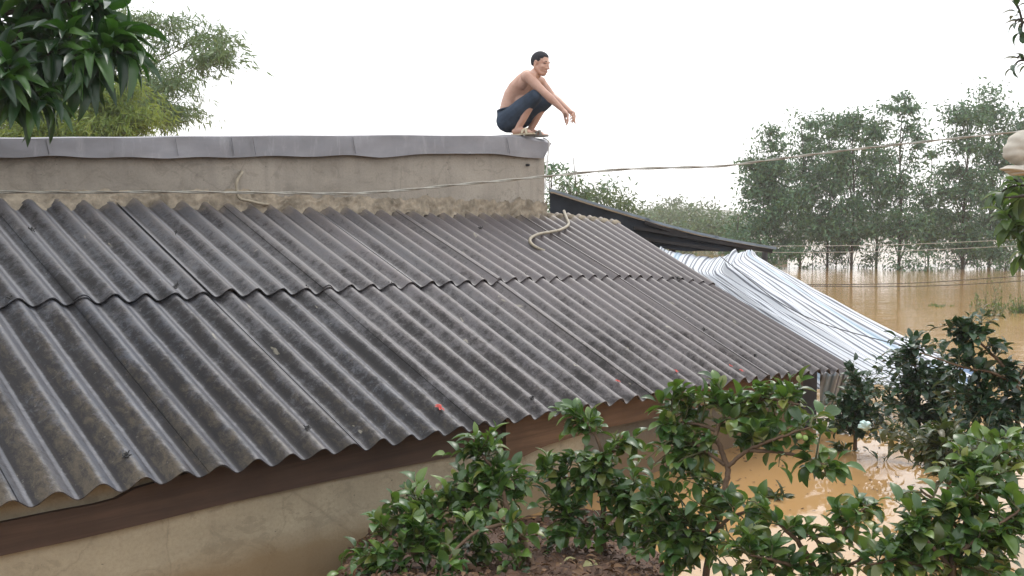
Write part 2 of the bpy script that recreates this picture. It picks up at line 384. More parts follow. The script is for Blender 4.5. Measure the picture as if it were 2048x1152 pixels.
def soil_mat():
    m, n, p = new_mat("wet_red_soil"); tc = n.nodes.new("ShaderNodeTexCoord").outputs["Object"]
    a = noise(n, tc, 3, 8, .7); b = noise(n, tc, 30, 6, .75)
    c = ramp(n, a, [(.3, (.07, .033, .018)), (.55, (.125, .06, .03)), (.75, (.17, .09, .045))])
    c = mix(n, ramp(n, b, [(.4, (.6, .6, .6)), (.6, (0, 0, 0))]), c, (.045, .024, .015))
    n.links.new(c, p.inputs["Base Color"]); p.inputs["Roughness"].default_value = .75
    bump(n, p, b, .8, .02); return m
M['soil'] = soil_mat()
def water_mat():
    m, n, p = new_mat("muddy_flood_water"); tc = n.nodes.new("ShaderNodeTexCoord").outputs["Object"]
    a = noise(n, mapping(n, tc, (.12, .3, 1)), 1, 5, .6, .5)
    n.links.new(ramp(n, a, [(.3, (.39, .225, .092)), (.7, (.46, .285, .125))]), p.inputs["Base Color"])
    p.inputs["Roughness"].default_value = .03; p.inputs["IOR"].default_value = 1.45
    w1 = noise(n, mapping(n, tc, (1.2, 4.5, 1)), 1.0, 4, .55, .4); w2 = noise(n, mapping(n, tc, (.35, 1.0, 1)), 1.0, 2, .5)
    sx = n.nodes.new("ShaderNodeSeparateXYZ"); n.links.new(tc, sx.inputs[0])
    dist = ramp(n, math_(n, 'MULTIPLY', sx.outputs[1], .02), [(.13, (.06, .06, .06)), (.3, (1, 1, 1))])   # sheltered and still beside the house
    h = math_(n, 'MULTIPLY', math_(n, 'ADD', w1, w2), dist)
    bump(n, p, h, .35, .03); return m
M['water'] = water_mat()
M['hill'] = simple("far_wood_green", (.06, .085, .06), .9, .1, .35, .08, 0, 0)
def tarp_mat():
    m, n, p = new_mat("striped_tarpaulin"); uv = n.nodes.new("ShaderNodeTexCoord").outputs["UV"]
    sx = n.nodes.new("ShaderNodeSeparateXYZ"); n.links.new(uv, sx.inputs[0])
    x = math_(n, 'ADD', sx.outputs[0], math_(n, 'MULTIPLY', noise(n, mapping(n, uv, (2, 2, 1)), 2, 3), .004))
    fr = math_(n, 'FRACT', math_(n, 'MULTIPLY', x, 15.0))                 # 13 repeats of white / grey / white / blue-grey
    W_, G, B, D = (.6, .63, .67), (.16, .17, .2), (.3, .43, .54), (.06, .09, .16)
    r = n.nodes.new("ShaderNodeValToRGB"); r.color_ramp.interpolation = 'CONSTANT'; e = r.color_ramp.elements
    st = [(0, W_), (.25, G), (.4, W_), (.62, G), (.8, W_)]
    while len(e) < len(st): e.new(.5)
    for q, (pp, c) in zip(e, st): q.position = pp; q.color = (*c, 1)
    n.links.new(fr, r.inputs[0])
    r2 = n.nodes.new("ShaderNodeValToRGB"); r2.color_ramp.interpolation = 'CONSTANT'; e = r2.color_ramp.elements
    st = [(0, (0, 0, 0)), (.14, (1, 1, 1)), (.19, (0, 0, 0)), (.855, (1, 1, 1)), (.9, (0, 0, 0))]
    while len(e) < len(st): e.new(.5)
    for q, (pp, c) in zip(e, st): q.position = pp; q.color = (*c, 1)
    n.links.new(x, r2.inputs[0])
    c = mix(n, math_(n, 'MULTIPLY', r2.outputs[0], .6), r.outputs[0], B)
    # the far corner is a checked sheet, dark blue
    r3 = ramp(n, sx.outputs[1], [(.9, (0, 0, 0)), (.93, (1, 1, 1))]); chk = math_(n, 'GREATER_THAN', fr, .55)
    c = mix(n, math_(n, 'MULTIPLY', math_(n, 'MULTIPLY', r3, chk), math_(n, 'GREATER_THAN', x, .84)), c, (.11, .18, .3))
    dirt = noise(n, mapping(n, uv, (14, 3, 1)), 1, 6, .7)
    c = mix(n, ramp(n, dirt, [(.5, (0, 0, 0)), (.85, (.35, .35, .35))]), c, (.42, .36, .28))
    n.links.new(c, p.inputs["Base Color"]); p.inputs["Roughness"].default_value = .6
    bump(n, p, noise(n, mapping(n, uv, (60, 14, 1)), 1, 4), .2, .015); return m
M['tarp'] = tarp_mat()
def skin_mat():
    m, n, p = new_mat("skin"); tc = n.nodes.new("ShaderNodeTexCoord").outputs["Object"]
    a = noise(n, tc, 9, 4, .6)
    n.links.new(ramp(n, a, [(.3, (.45, .26, .19)), (.7, (.56, .345, .26))]), p.inputs["Base Color"])
    p.inputs["Roughness"].default_value = .5; p.inputs["Subsurface Weight"].default_value = .1
    p.inputs["Subsurface Radius"].default_value = (.02, .008, .004); p.inputs["Subsurface Scale"].default_value = .3
    return m
M['skin'] = skin_mat()
M['hair'] = simple("short_black_hair", (.03, .03, .036), .8, .2, .4, 60, 0, .4)
M['shorts'] = simple("dark_teal_shorts_cloth", (.04, .056, .082), .9, .15, .35, 7, 0, .9)
M['sandal'] = simple("beige_rubber_sandal", (.52, .45, .32), .6, .3, .12, 20)
M['sandalgrey'] = simple("grey_rubber_sandal", (.27, .25, .22), .6, .3, .12, 20)
M['eye'] = simple("eye_dark", (.03, .02, .02), .3, .5, .1, 20, 0, 0)
M['lip'] = simple("lips", (.3, .12, .1), .5, .3, .1, 30, 0, 0)
# ------------------------------------------------------------------ ground, water, hills
def sstep(a, b, x):
    t = np.clip((x - a) / (b - a), 0, 1); return t * t * (3 - 2 * t)
def wob(x, y, k=0):
    return (np.sin(x * 1.7 + k) * np.cos(y * 2.1 - k) * .5 + np.sin(x * 4.3 + y * 3.1 + k) * .25 + np.sin(x * 9.1 - y * 7.7 + 2 * k) * .12)
def ground_z(x, y):
    z = 0.36 - 0.2 * (y - 4.0) + .05 * wob(x, y)
    z = np.where(y < 3.2, .52 + .05 * (3.2 - y) + .05 * wob(x, y), z)
    z = z - 0.62 * sstep(.35, 1.5, x - .1 * (y - 4)) - .7 * sstep(-.62, -1.15, x + .1 * (y - 4))
    z = np.where(y > 6, z - .3 * (y - 6), z)
    return np.clip(z, -1.6, 1.2)
def make_ground():
    mb = MB()
    xs = np.concatenate([np.linspace(-700, -20, 8), np.linspace(-12, -4, 8), np.linspace(-3.5, 3.5, 130), np.linspace(4, 14, 12), np.linspace(25, 700, 8)])
    ys = np.concatenate([np.linspace(-100, -12, 5), np.linspace(-6, 1.5, 6), np.linspace(2, 8, 120), np.linspace(8.6, 20, 8), np.linspace(40, 850, 8)])
    X, Y = np.meshgrid(xs, ys, indexing='ij'); Z = ground_z(X, Y)
    Z = np.where((np.abs(X) > 20) & (Y < 4), .3, Z)
    Z = np.where(Y < -2, Z + 3.5 * sstep(-2, -11, Y), Z)       # unseen hillside added behind the camera to block sky light
    Z += .018 * np.sin(X * 31 + Y * 17) * np.sin(Y * 37 - X * 11) * ((Y > 2) & (Y < 8))
    mb.add(np.stack([X, Y, Z], -1).reshape(-1, 3), grid_faces(len(xs), len(ys), flip=False))
    return kind(mb.build("ground", M['soil']), "structure")
make_ground()
mb = MB(); mb.add([(-690, -90, 0), (690, -90, 0), (690, 860, 0), (-690, 860, 0)], [(0, 1, 2, 3)])
kind(mb.build("water", M['water'], smooth=False), "structure")
def make_hills(name, d, x0, x1, prof, depth, seed):
    """a low wooded rise: profile of top heights seen from the camera as (px, py)"""
    mb = MB(); r = np.random.default_rng(seed)
    px = np.linspace(x0, x1, 260); py = np.interp(px, [q[0] for q in prof], [q[1] for q in prof])
    py = py - np.abs(np.convolve(r.normal(0, 3.0, 266), np.ones(5) / 5, 'same')[:260]) * 1.6
    rows = []
    for k, (fh, fd) in enumerate([(0, 0), (.45, .02), (.8, .1), (1, .3), (.9, .6), (0, 1)]):
        L_ = []
        for i in range(len(px)):
            top = P(px[i], py[i], d); p = np.array([top[0], top[1] + fd * depth, max(top[2], 0) * fh - (.5 if fh == 0 else 0) + (r.normal(0, .35) if fh not in (0,) else 0)]); L_.append(p)
        rows.append(L_)
    V = np.array(rows).transpose(1, 0, 2)
    mb.add(V.reshape(-1, 3), grid_faces(len(px), 6))
    return kind(mb.build(name, M['hill'], smooth=True), "structure")
make_hills("hills", 420, -1500, 3500, [(-1500, 438), (900, 436), (1250, 420), (1320, 414), (1420, 412), (1520, 416), (1700, 428), (1820, 424), (1900, 432), (2100, 430), (3500, 436)], 300, 3)
make_hills("wooded_shore", 232, 1180, 2900, [(1180, 440), (1300, 436), (1500, 432), (1560, 440), (1800, 438), (2100, 432), (2900, 440)], 60, 5)

# ------------------------------------------------------------------ the low house under the corrugated roof
RU_ = {'top': ([-1.4405e-05, 0.00055303, 0.17419, -0.01605], [2.6568e-06, -0.000213418, 0.00595258, -0.06855327, 0.24845], 1.5),
       'lap': ([-3.3168e-05, 0.0013035, 0.166203, 0.010159], [6.85834e-07, -2.87224e-05, 0.000292859, -0.00283095, 1.44965], -2),
       'eave': ([-1.70576e-05, 0.000489558, 0.17274078, 0.0024922], [2.831e-07, -9.3248e-06, 4.187e-06, 0.00348196, 3.044718], -3)}
def row_uv(row, s):
    pu, pv, lo = RU_[row]; c = np.clip(s, lo, 38.5)
    u = np.polyval(pu, c) + (s - c) * .177
    return u, np.polyval(pv, c)
AMP = .0255
def roof_pt(s, t, h=0.0):
    """s: wave number, t: 0 top row .. 1 lap .. 2 eave"""
    s = np.asarray(s, float); t = np.asarray(t, float)
    a, b, c = (np.stack(row_uv(k, s), -1) for k in ('top', 'lap', 'eave'))
    T = t[..., None]
    uv = np.where(T <= 1, a + (b - a) * T, b + (c - b) * (T - 1))
    hh = AMP * (np.cos(2 * pi * s) - 1) + h
    p = RO + uv[..., :1] * RU + uv[..., 1:] * RV + hh[..., None] * RN
    return p, uv[..., 1]
def RP(px, py, off=0.0): return PP(px, py, RO + RN * off, RN)

house = empty("low_house", RO + np.array([0, 0, -1.5]), "low cement house with a weathered grey corrugated roof and brown boards under its eave", "house")
SEAM = [1.7 + 4.54 * k for k in range(-3, 9)]
r_ = np.random.default_rng(5)
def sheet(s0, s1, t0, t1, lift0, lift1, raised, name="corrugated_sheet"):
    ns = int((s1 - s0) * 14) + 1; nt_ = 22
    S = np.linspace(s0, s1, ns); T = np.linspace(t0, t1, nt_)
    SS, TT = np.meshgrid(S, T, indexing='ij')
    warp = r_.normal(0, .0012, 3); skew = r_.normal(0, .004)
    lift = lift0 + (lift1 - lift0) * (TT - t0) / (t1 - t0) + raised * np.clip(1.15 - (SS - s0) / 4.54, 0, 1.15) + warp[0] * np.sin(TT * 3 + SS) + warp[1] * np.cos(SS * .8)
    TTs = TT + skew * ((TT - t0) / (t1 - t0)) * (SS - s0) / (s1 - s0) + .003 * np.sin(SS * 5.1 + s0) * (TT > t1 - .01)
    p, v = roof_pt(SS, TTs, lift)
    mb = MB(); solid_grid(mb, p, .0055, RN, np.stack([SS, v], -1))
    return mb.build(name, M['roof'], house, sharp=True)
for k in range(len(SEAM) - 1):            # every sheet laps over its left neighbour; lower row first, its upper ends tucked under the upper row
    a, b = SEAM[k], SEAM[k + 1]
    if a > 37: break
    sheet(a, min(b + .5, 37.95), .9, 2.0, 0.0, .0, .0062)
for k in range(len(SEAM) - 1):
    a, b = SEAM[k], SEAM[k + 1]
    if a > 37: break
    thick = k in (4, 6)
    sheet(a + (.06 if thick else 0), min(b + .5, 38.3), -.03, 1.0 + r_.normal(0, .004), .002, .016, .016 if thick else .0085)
# walls of the low house
def house_frame(u, off):
    """point on the front wall line below the roof, off = metres in front of the wall"""
    b = RO + RV * 2.84 + RU * u
    d = NH * off; p = b + d
    # roof height there
    q = RO + RV * (2.84 + off / max(np.dot(RV, NH), .1)) + RU * u
    return p, q[2]
WO = RO + RV * 2.84
def WF(px, py, off=0.0): return PP(px, py, WO + NH * off, NH)
def u_of(p): return float(np.dot(p - WO, UH) / np.dot(RU, UH))
def wall_panel(name, u0, u1, off, mat, th=.12, zb=-.6, n=40):
    mb = MB(); U = np.linspace(u0, u1, n); Zs = np.linspace(0, 1, 14)
    T = np.zeros((n, 14, 3)); UV = np.zeros((n, 14, 2))
    for i, u in enumerate(U):
        p, zr = house_frame(u, off); zt = zr - .068
        for j, f in enumerate(Zs):
            z = zb + (zt - zb) * f
            q = np.array([p[0], p[1], z]) + NH * .006 * wob(u * 2, z * 3)
            T[i, j] = q; UV[i, j] = (u, z)
    solid_grid(mb, T, th, NH, UV); return mb.build(name, mat, house)
ub = u_of(WF(1168, 900)); ue = u_of(WF(1606, 800))
wall_panel("wall", -2.2, ub, 0, M['wall'])
wall_panel("wall", ub + .002, ue, -.05, M['greywall'])
def board(name, px0, px1, bot, off, mat, th=.03, top=None):
    mb = MB(); n = 30; T = np.zeros((n, 4, 3)); UV = np.zeros((n, 4, 2))
    bx, by = zip(*bot)
    for i, px in enumerate(np.linspace(px0, px1, n)):
        b = WF(px, np.interp(px, bx, by), off); u = u_of(b); _, zr = house_frame(u, off); zt = zr - .062
        if top: zt = min(zt, WF(px, np.interp(px, *zip(*top)), off)[2])
        for j in range(4):
            z = b[2] + (zt - b[2]) * j / 3
            T[i, j] = (b[0], b[1], z); UV[i, j] = (u, z)
    solid_grid(mb, T, th, NH, UV); return mb.build(name, mat, house, smooth=False)
board("eave_board", -120, 1020, [(-120, 1140), (6, 1111), (160, 1078), (300, 1045), (440, 1010), (671, 959), (883, 918), (1020, 893)], .03, M['wood'], .03,
      [(-120, 1070), (0, 1046), (110, 1024), (230, 1002), (245, 985), (400, 940), (1020, 780)])
board("eave_board", 1012, 1420, [(1012, 930), (1095, 890), (1209, 856), (1288, 840), (1420, 812)], .065, M['redwood'])
board("eave_board", 1424, 1606, [(1424, 812), (1606, 776)], .03, M['redwood'])
mb = MB(); c0 = WF(1603, 870, .02); c1 = WF(1632, 870, .02)
box(mb, np.array([c0[0], c0[1], -.6]), c1 - c0, -NH * .12, np.array([0, 0, house_frame(u_of(c1), 0)[1] - .075 + .6])); mb.build("corner_post", M['darkwood'], house, smooth=False)
# side wall and back, for completeness
mb = MB(); p = np.array([c1[0], c1[1], -.6]) - NH * .14
T = np.zeros((12, 6, 3)); UV = np.zeros((12, 6, 2))
for i in range(12):
    q = p - NH * (2.5 * i / 11) - UH * .03
    vv = np.dot(q - RO, NH) / np.dot(RV, NH); zr = (RO + RV * vv + RU * ue)[2] - .08
    for j in range(6): T[i, j] = (q[0], q[1], -.6 + (zr + .6) * j / 5); UV[i, j] = (2.5 * i / 11, T[i, j, 2])
solid_grid(mb, T, .1, UH, UV); mb.build("side_wall", M['greywall'], house)
# purlins under the sheets
for v in (.25, 1.5, 2.72):
    a = RO + RV * v + RU * -1.6 - RN * .095; b = RO + RV * v + RU * 6.45 - RN * .095
    mb = MB(); box(mb, a, b - a, RV * .05, RN * .035); mb.build("purlin", M['darkwood'], house, smooth=False)
# wire ties and nails sticking out of the sheets
for i, (px, py) in enumerate([(22, 597), (350, 576), (354, 571), (611, 575), (782, 569), (962, 558), (1052, 553), (1186, 549), (1277, 549), (1355, 556), (251, 912), (615, 857), (1063, 797), (1408, 660), (1510, 712), (352, 465), (63, 460), (960, 457)]):
    mb = MB(); o = RP(px, py, .004); q = np.random.default_rng(40 + i)
    tube(mb, [o - RN * .02, o + RN * .022], .0035, 6)
    ring = [o + RN * (.004 + .003 * (k % 2)) + (RU * cos(k * .785) + RV * sin(k * .785)) * .013 for k in range(9)]
    tube(mb, ring, .0032, 5)
    for a in range(3):
        d = nrm(RU * q.normal() + RV * q.normal() * .6 + RN * .4); tube(mb, smooth_line([o, o + d * .014, o + d * .026 + RN * q.normal(0, .006)], 3), .003, 5)
    mb.build("roof_tie", M['blackwire'], house)
# crumbly mortar along the top of the roof, against the taller wall
def mortar(u0, u1, name, hgt, seed, parent):
    mb = MB(); q = np.random.default_rng(seed); nu_, nv_ = 520, 14
    T = np.zeros((nu_, nv_, 3)); US = np.linspace(u0, u1, nu_)
    jag = np.convolve(q.normal(0, 1, nu_ + 8), np.ones(5) / 5, 'same')[4:-4]; jag2 = np.convolve(q.normal(0, 1, nu_ + 30), np.ones(17) / 17, 'same')[15:-15]
    s = US / .1765
    nz = q.normal(0, 1, (nu_, nv_))
    for i, u in enumerate(US):
        wv = AMP * (np.cos(2 * pi * s[i]) - 1)
        reach = .085 + .03 * jag2[i] * 2 + .018 * jag[i] - .02 * np.cos(2 * pi * s[i]) 
        base = RO + RU * u
        foot = base + RV * (v_top(u) + max(reach, .03)) + RN * (wv - .006)
        topz = base + NH * .012 - ZU * .005; hh = hgt(u) * (1 + .22 * jag[i] + .35 * jag2[i])
        for j in range(nv_):
            f = j / (nv_ - 1)
            p = topz + ZU * hh * (1 - f) ** 1.3 * 1.0 + (foot - topz) * f ** 1.15
            T[i, j] = p + (NH * .6 + ZU * .6) * (.006 * nz[i, j] + .012 * wob(u * 9, f * 6, seed)) * min(1, 4 * f * (1 - f) + .2)
    mb.add(T.reshape(-1, 3), grid_faces(nu_, nv_, flip=True))
    back = T.copy() - NH * .03 - ZU * .04
    mb.add(back.reshape(-1, 3), grid_faces(nu_, nv_))
    return mb.build(name, M['mortar'], parent)
def v_top(u):
    s = u / .1765
    return float(np.polyval(RU_['top'][1], np.clip(s, 1.5, 38.5)))

# ------------------------------------------------------------------ the taller house behind: parapet wall, zinc edging, flat deck
WP0 = RO - RV * .0
def WPl(px, py, off=0.0): return PP(px, py, WP0 + NH * off, NH)
tall = empty("tall_house", WPl(500, 350) - ZU * 2, "taller cement house with a bent zinc edging along its flat roof", "house")
BOT = [(-500, 320), (0, 315), (92, 312.5), (208, 315), (330, 316), (458, 314.5), (483, 313.5), (700, 311.5), (760, 314), (913, 306), (993, 309), (1040, 313), (1088, 316)]
TOP = [(-500, 279), (0, 277), (180, 276), (500, 272.5), (830, 271), (960, 272), (1018, 273), (1060, 279), (1103, 286)]
ip = lambda L_, x: float(np.interp(x, [q[0] for q in L_], [q[1] for q in L_]))
n_ = 120; T = np.zeros((n_, 10, 3)); UV = np.zeros((n_, 10, 2))
for i, px in enumerate(np.linspace(-420, 1089, n_)):
    tp = WPl(px, ip(BOT, px) - 8); u = np.dot(tp - RO, UH)
    for j in range(10):
        z = -.6 + (tp[2] + .6) * j / 9
        if j > 0: z = tp[2] - .75 + .75 * (j - 1) / 8
        T[i, j] = (tp[0], tp[1], z); UV[i, j] = (u, z)
mb = MB(); solid_grid(mb, T, .18, NH, UV); mb.build("parapet_wall", M['parapet'], tall)
endw = T[-1].copy(); startw = T[0].copy()
mb = MB(); S_ = np.stack([endw - NH * .19 - UH * .02 - NH * d for d in np.linspace(0, 4, 6)]); UV = np.stack([np.stack([np.full(10, d), endw[:, 2]], 1) for d in np.linspace(0, 4, 6)])
solid_grid(mb, S_, .15, UH, UV); mb.build("side_wall", M['parapet'], tall)
# zinc edging: a folded sheet, profile swept along the wall
q_ = np.random.default_rng(11); prof_rows = []
pxs = np.concatenate([np.linspace(-420, 960, 150), np.linspace(965, 1103, 24)]); uvr = []
for i, px in enumerate(pxs):
    of = .055 + .006 * sin(px * .021) + .003 * sin(px * .067 + 1)
    pxb = min(px, 1088) if px > 1000 else px
    t_ = WPl(px, ip(TOP, px) + 0.5 * sin(px * .03), of); b_ = WPl(pxb, ip(BOT, pxb) + 1.3 * sin(px * .043), of - .006 + .008 * sin(px * .034))
    if px < 1000: b_ = np.array([t_[0], t_[1], b_[2]])
    m_ = (t_ * .45 + b_ * .55) + NH * (.004 * sin(px * .031) )
    m2 = (t_ * .8 + b_ * .2) + NH * (.003 * sin(px * .043 + 2))
    bev = sstep(990, 1060, px)          # the edge is trodden down near the corner
    tin = t_ - NH * (.08) + ZU * (.012 + .03 * bev)
    rows = [b_ - NH * .01 + ZU * .004, b_, m_, m2, t_, tin, tin - NH * 1.0 + ZU * .01, tin - NH * 3.6 + ZU * .02]
    prof_rows.append(rows); u = np.dot(t_ - RO, UH); uvr.append([(u, v) for v in (-.01, 0, .1, .15, .2, .28, 1.2, 3.8)])
mb = MB(); A = np.array(prof_rows); mb.add(A.reshape(-1, 3), grid_faces(len(pxs), 8, flip=True), np.array(uvr).reshape(-1, 2))
Bk = A.copy(); Bk[:, :5] -= NH * .004; Bk[:, 5:] -= ZU * .12; Bk[:, 0] = A[:, 0] - NH * .004
mb.add(Bk.reshape(-1, 3), grid_faces(len(pxs), 8), np.array(uvr).reshape(-1, 2))
e = len(pxs) - 1; k = 8 * len(pxs)
mb.add(np.concatenate([A[-1], Bk[-1]]), [(j, j + 1, j + 9, j + 8) for j in range(7)], [(0, 0)] * 16)
mb.build("zinc_edging", M['zinc'], tall, sharp=True)
# seams, nail heads and creases on the zinc
for px in (92, 350, 462, 505, 705, 1013):
    mb = MB(); a = WPl(px, ip(TOP, px) + 3, .068); b = WPl(px + 6, ip(BOT, px) - 4, .064)
    box(mb, a, UH * .004, NH * .006, b - a); mb.build("sheet_seam", M['zinc'], tall, smooth=False)
mortar(-1.7, u_of(WPl(1089, 420)) + .0, "mortar_joint", lambda u: .012 + .085 * sstep(-.2, 2.0, u) + .045 * sstep(3.2, 5.4, u), 3, tall)
# drain hole with a short spout at the right end of the parapet
mb = MB(); o = WPl(1053, 330, .004); tube(mb, [o - NH * .03, o + NH * .03 + UH * .01], [.014, .012], 10); tube(mb, [o + NH * .02 + UH * .02, o + NH * .028 - UH * .02 + ZU * .006], .005, 6); mb.build("drain_spout", M['blackwire'], tall)
# cement lumps between the crests right of the parapet
for i, s in enumerate([32, 33, 34, 35, 36, 37, 38]):
    p, _ = roof_pt(np.array([s * 1.0]), np.array([0.0])); p = p[0]; mb = MB(); q = np.random.default_rng(60 + i)
    th = np.linspace(0, pi, 9); ph = np.linspace(0, 2 * pi, 13); V = []
    for a in th:
        for b in ph: V.append(p + RN * (-.02 + .038 * cos(a) * (1 + q.normal(0, .05))) + RU * .062 * sin(a) * cos(b) * (1 + q.normal(0, .05)) + RV * (.05 * sin(a) * sin(b)) + RV * .03)
    mb.add(V, grid_faces(9, 13)); mb.build("mortar_cap", M['mortar'], house)

# hoses, string
def rope(name, pts, r, mat, label, cat, n=8, sides=7, group=None, twist=0):
    mb = MB(); L_ = smooth_line(pts, n)
    if twist:
        T_ = np.gradient(L_, axis=0); T_ /= np.linalg.norm(T_, axis=1)[:, None]
        d = np.concatenate([[0], np.cumsum(np.linalg.norm(np.diff(L_, axis=0), axis=1))])
        a = np.cross(T_, ZU); a /= np.linalg.norm(a, axis=1)[:, None]; b = np.cross(T_, a)
        for k in (0, pi):
            ph = d * twist + k + .8 * np.sin(d * 2.3); tube(mb, L_ + (a * np.cos(ph)[:, None] + b * np.sin(ph)[:, None]) * r * .95, r, sides)
    else: tube(mb, L_, r, sides)
    return tag(mb.build(name, mat), label, cat, group)
rope("hose", [WPl(484, 343, .01), WPl(483, 347, .05), WPl(474, 362, .07), WPl(473, 378, .08), WPl(478, 396, .09), RP(498, 402, .055), RP(520, 407, .035), RP(537, 409, .02)], .0115, M['hose'],
     "short beige hose hanging out of the parapet wall onto the roof", "hose")
rope("hose", [RP(1128, 422, .03) , RP(1133, 436, .035), RP(1137, 449, .03), RP(1122, 459, .03), RP(1100, 464, .03), RP(1078, 468, .028), RP(1062, 476, .026), RP(1061, 485, .022), RP(1073, 495, .015), RP(1089, 502, .012)], .0145, M['hose'],
     "S-shaped beige hose lying on the corrugated sheets near the parapet corner", "hose", 10)
rope("string", [WPl(1086, 276, -.05), WPl(1093, 279, .06), WPl(1098, 284, .085), WPl(1097, 300, .075), WPl(1094, 330, .06), WPl(1091, 360, .05), WPl(1088, 386, .04)], .0065, M['string'],
     "white nylon string hanging down the parapet corner", "string")

# ------------------------------------------------------------------ lean-to roof behind, right of the parapet
lean = empty("lean_to", P(1300, 500, 11), "low sagging lean-to roof with pale sheet edge and near-black lining", "lean-to roof")
TL = [(1098, 381), (1105, 380), (1180, 404), (1260, 428), (1330, 448), (1400, 466), (1440, 474), (1500, 485), (1553, 494)]
BL = [(1098, 470), (1105, 470), (1230, 486), (1300, 492), (1330, 498), (1380, 502), (1430, 503), (1500, 500), (1548, 497)]
n_ = 60; T = np.zeros((n_, 8, 3)); UVl = np.zeros((n_, 8, 2)); BK = np.array([.08, 1, 0.0])
for i, px in enumerate(np.linspace(1099, 1553, n_)):
    p = P(px, ip(TL, px) , 10.7)
    for j in range(8): T[i, j] = p + BK * (2.6 * j / 7) + ZU * (.0 * j); UVl[i, j] = (px / 100, j / 3)
for a, b, zz in ((0, 27, .012), (25, 45, .006), (43, 60, 0)):
    mb = MB(); solid_grid(mb, T[a:b] + ZU * zz, .028, ZU, UVl[a:b]); mb.build("roof_sheet", M['leanto'], lean, smooth=False)
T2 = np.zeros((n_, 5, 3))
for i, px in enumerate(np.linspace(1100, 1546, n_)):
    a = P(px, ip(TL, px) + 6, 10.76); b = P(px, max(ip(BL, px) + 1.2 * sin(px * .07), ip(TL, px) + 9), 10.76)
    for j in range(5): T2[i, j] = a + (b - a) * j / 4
mb = MB(); solid_grid(mb, T2, .04, -FWD); mb.build("verge_lining", M['leandark'], lean, smooth=False)  # near-black slab closing the front below the sheet edge
for (x0, y0, x1, y1) in ((1268, 452, 1545, 500), (1262, 470, 1440, 497), (1290, 441, 1400, 478)):
    mb = MB(); a = P(x0, y0, 10.68); b = P(x1, y1, 10.72); box(mb, a, b - a, FWD * .05, ZU * -.035); mb.build("batten", M['darkwood'], lean, smooth=False)
for px, dd in ((1345, 11.4), (1496, 11.2), (1530, 12.9)):
    mb = MB(); t_ = P(px, ip(TL, px) + 14, dd); tube(mb, [np.array([t_[0], t_[1], -1.0]), t_], .04, 8); mb.build("post", M['darkwood'], lean)

# ------------------------------------------------------------------ striped tarpaulin
tarp = empty("tarpaulin", P(1600, 640, 10), "white grey and blue striped tarpaulin sloping from the lean-to to the water", "tarpaulin")
def lerp_pl(L_, s):
    k = np.linspace(0, 1, len(L_)); return np.array([np.interp(s, k, [q[c] for q in L_]) for c in range(len(L_[0]))])
TA = [(1322, 497, 10.75), (1350, 507, 10.72), (1385, 511, 10.7), (1425, 515, 10.7), (1450, 509, 10.6), (1470, 506, 10.55), (1488, 505, 10.5), (1500, 504, 10.5), (1506, 506, 10.5)]
TR = [(1318, 505, 10.5), (1340, 522, 10.3), (1368, 537, 10.2), (1400, 543, 10.1), (1425, 545, 10.05), (1450, 538, 10.05), (1474, 524, 10.2), (1498, 513, 10.35), (1512, 511, 10.45)]
TB = [(1600, 780, 9.05), (1655, 775, 8.95), (1705, 768, 8.9), (1755, 772, 8.85), (1805, 778, 8.8), (1855, 784, 8.8), (1900, 786, 8.85), (1935, 775, 8.95), (1966, 752, 9.1)]
nu_, nv_ = 200, 46; T = np.zeros((nu_, nv_, 3)); UV = np.zeros((nu_, nv_, 2))
for i in range(nu_):
    s = i / (nu_ - 1); a, r1, b = lerp_pl(TA, s), lerp_pl(TR, s), lerp_pl(TB, s)
    pa, pr, pb = P(*a), P(*r1), P(*b)
    for j in range(nv_):
        t = j / (nv_ - 1)
        if t < .12: f = t / .12; p = pa + (pr - pa) * f + ZU * .03 * sin(pi * f)
        else:
            f = (t - .12) / .88; p = pr + (pb - pr) * f - ZU * (.06 * sin(pi * f) * (1 - .5 * s))
        rip = .003 * sin(s * 81.7 + 1) + .009 * sin(s * 37 + t * 6) * min(1, t * 3) + .004 * sin(s * 130 + t * 25) * (1 - t) + .012 * sin(s * 9 + t * 5) + .006 * sin(s * 61 - t * 14 + 3 * sin(t * 9)) * (1 - .5 * t)
        fold = .05 * math.exp(-((s - .62 - .12 * t) / .03) ** 2) * (1 - t) + .04 * math.exp(-((s - .83) / .02) ** 2) * t
        T[i, j] = p + ZU * (rip + fold); UV[i, j] = (s, t)
mb = MB(); solid_grid(mb, T, .004, ZU, UV); mb.build("sheet", M['tarp'], tarp)
nu_ = 50; T = np.zeros((nu_, 8, 3)); UV = np.zeros((nu_, 8, 2))
for i in range(nu_):
    s = i / (nu_ - 1)
    for j in range(8):
        t = j / 7; T[i, j] = P(1640 + 75 * s, 746 - 6 * s + 66 * t, 8.78 + .15 * t + .03 * sin(s * 22 + t * 5) - .1 * s); UV[i, j] = (.1 + s * .22 + .05 * t, .4 + t * .3)
mb = MB(); solid_grid(mb, T, .004, -FWD, UV); mb.build("hanging_flap", M['tarp'], tarp)
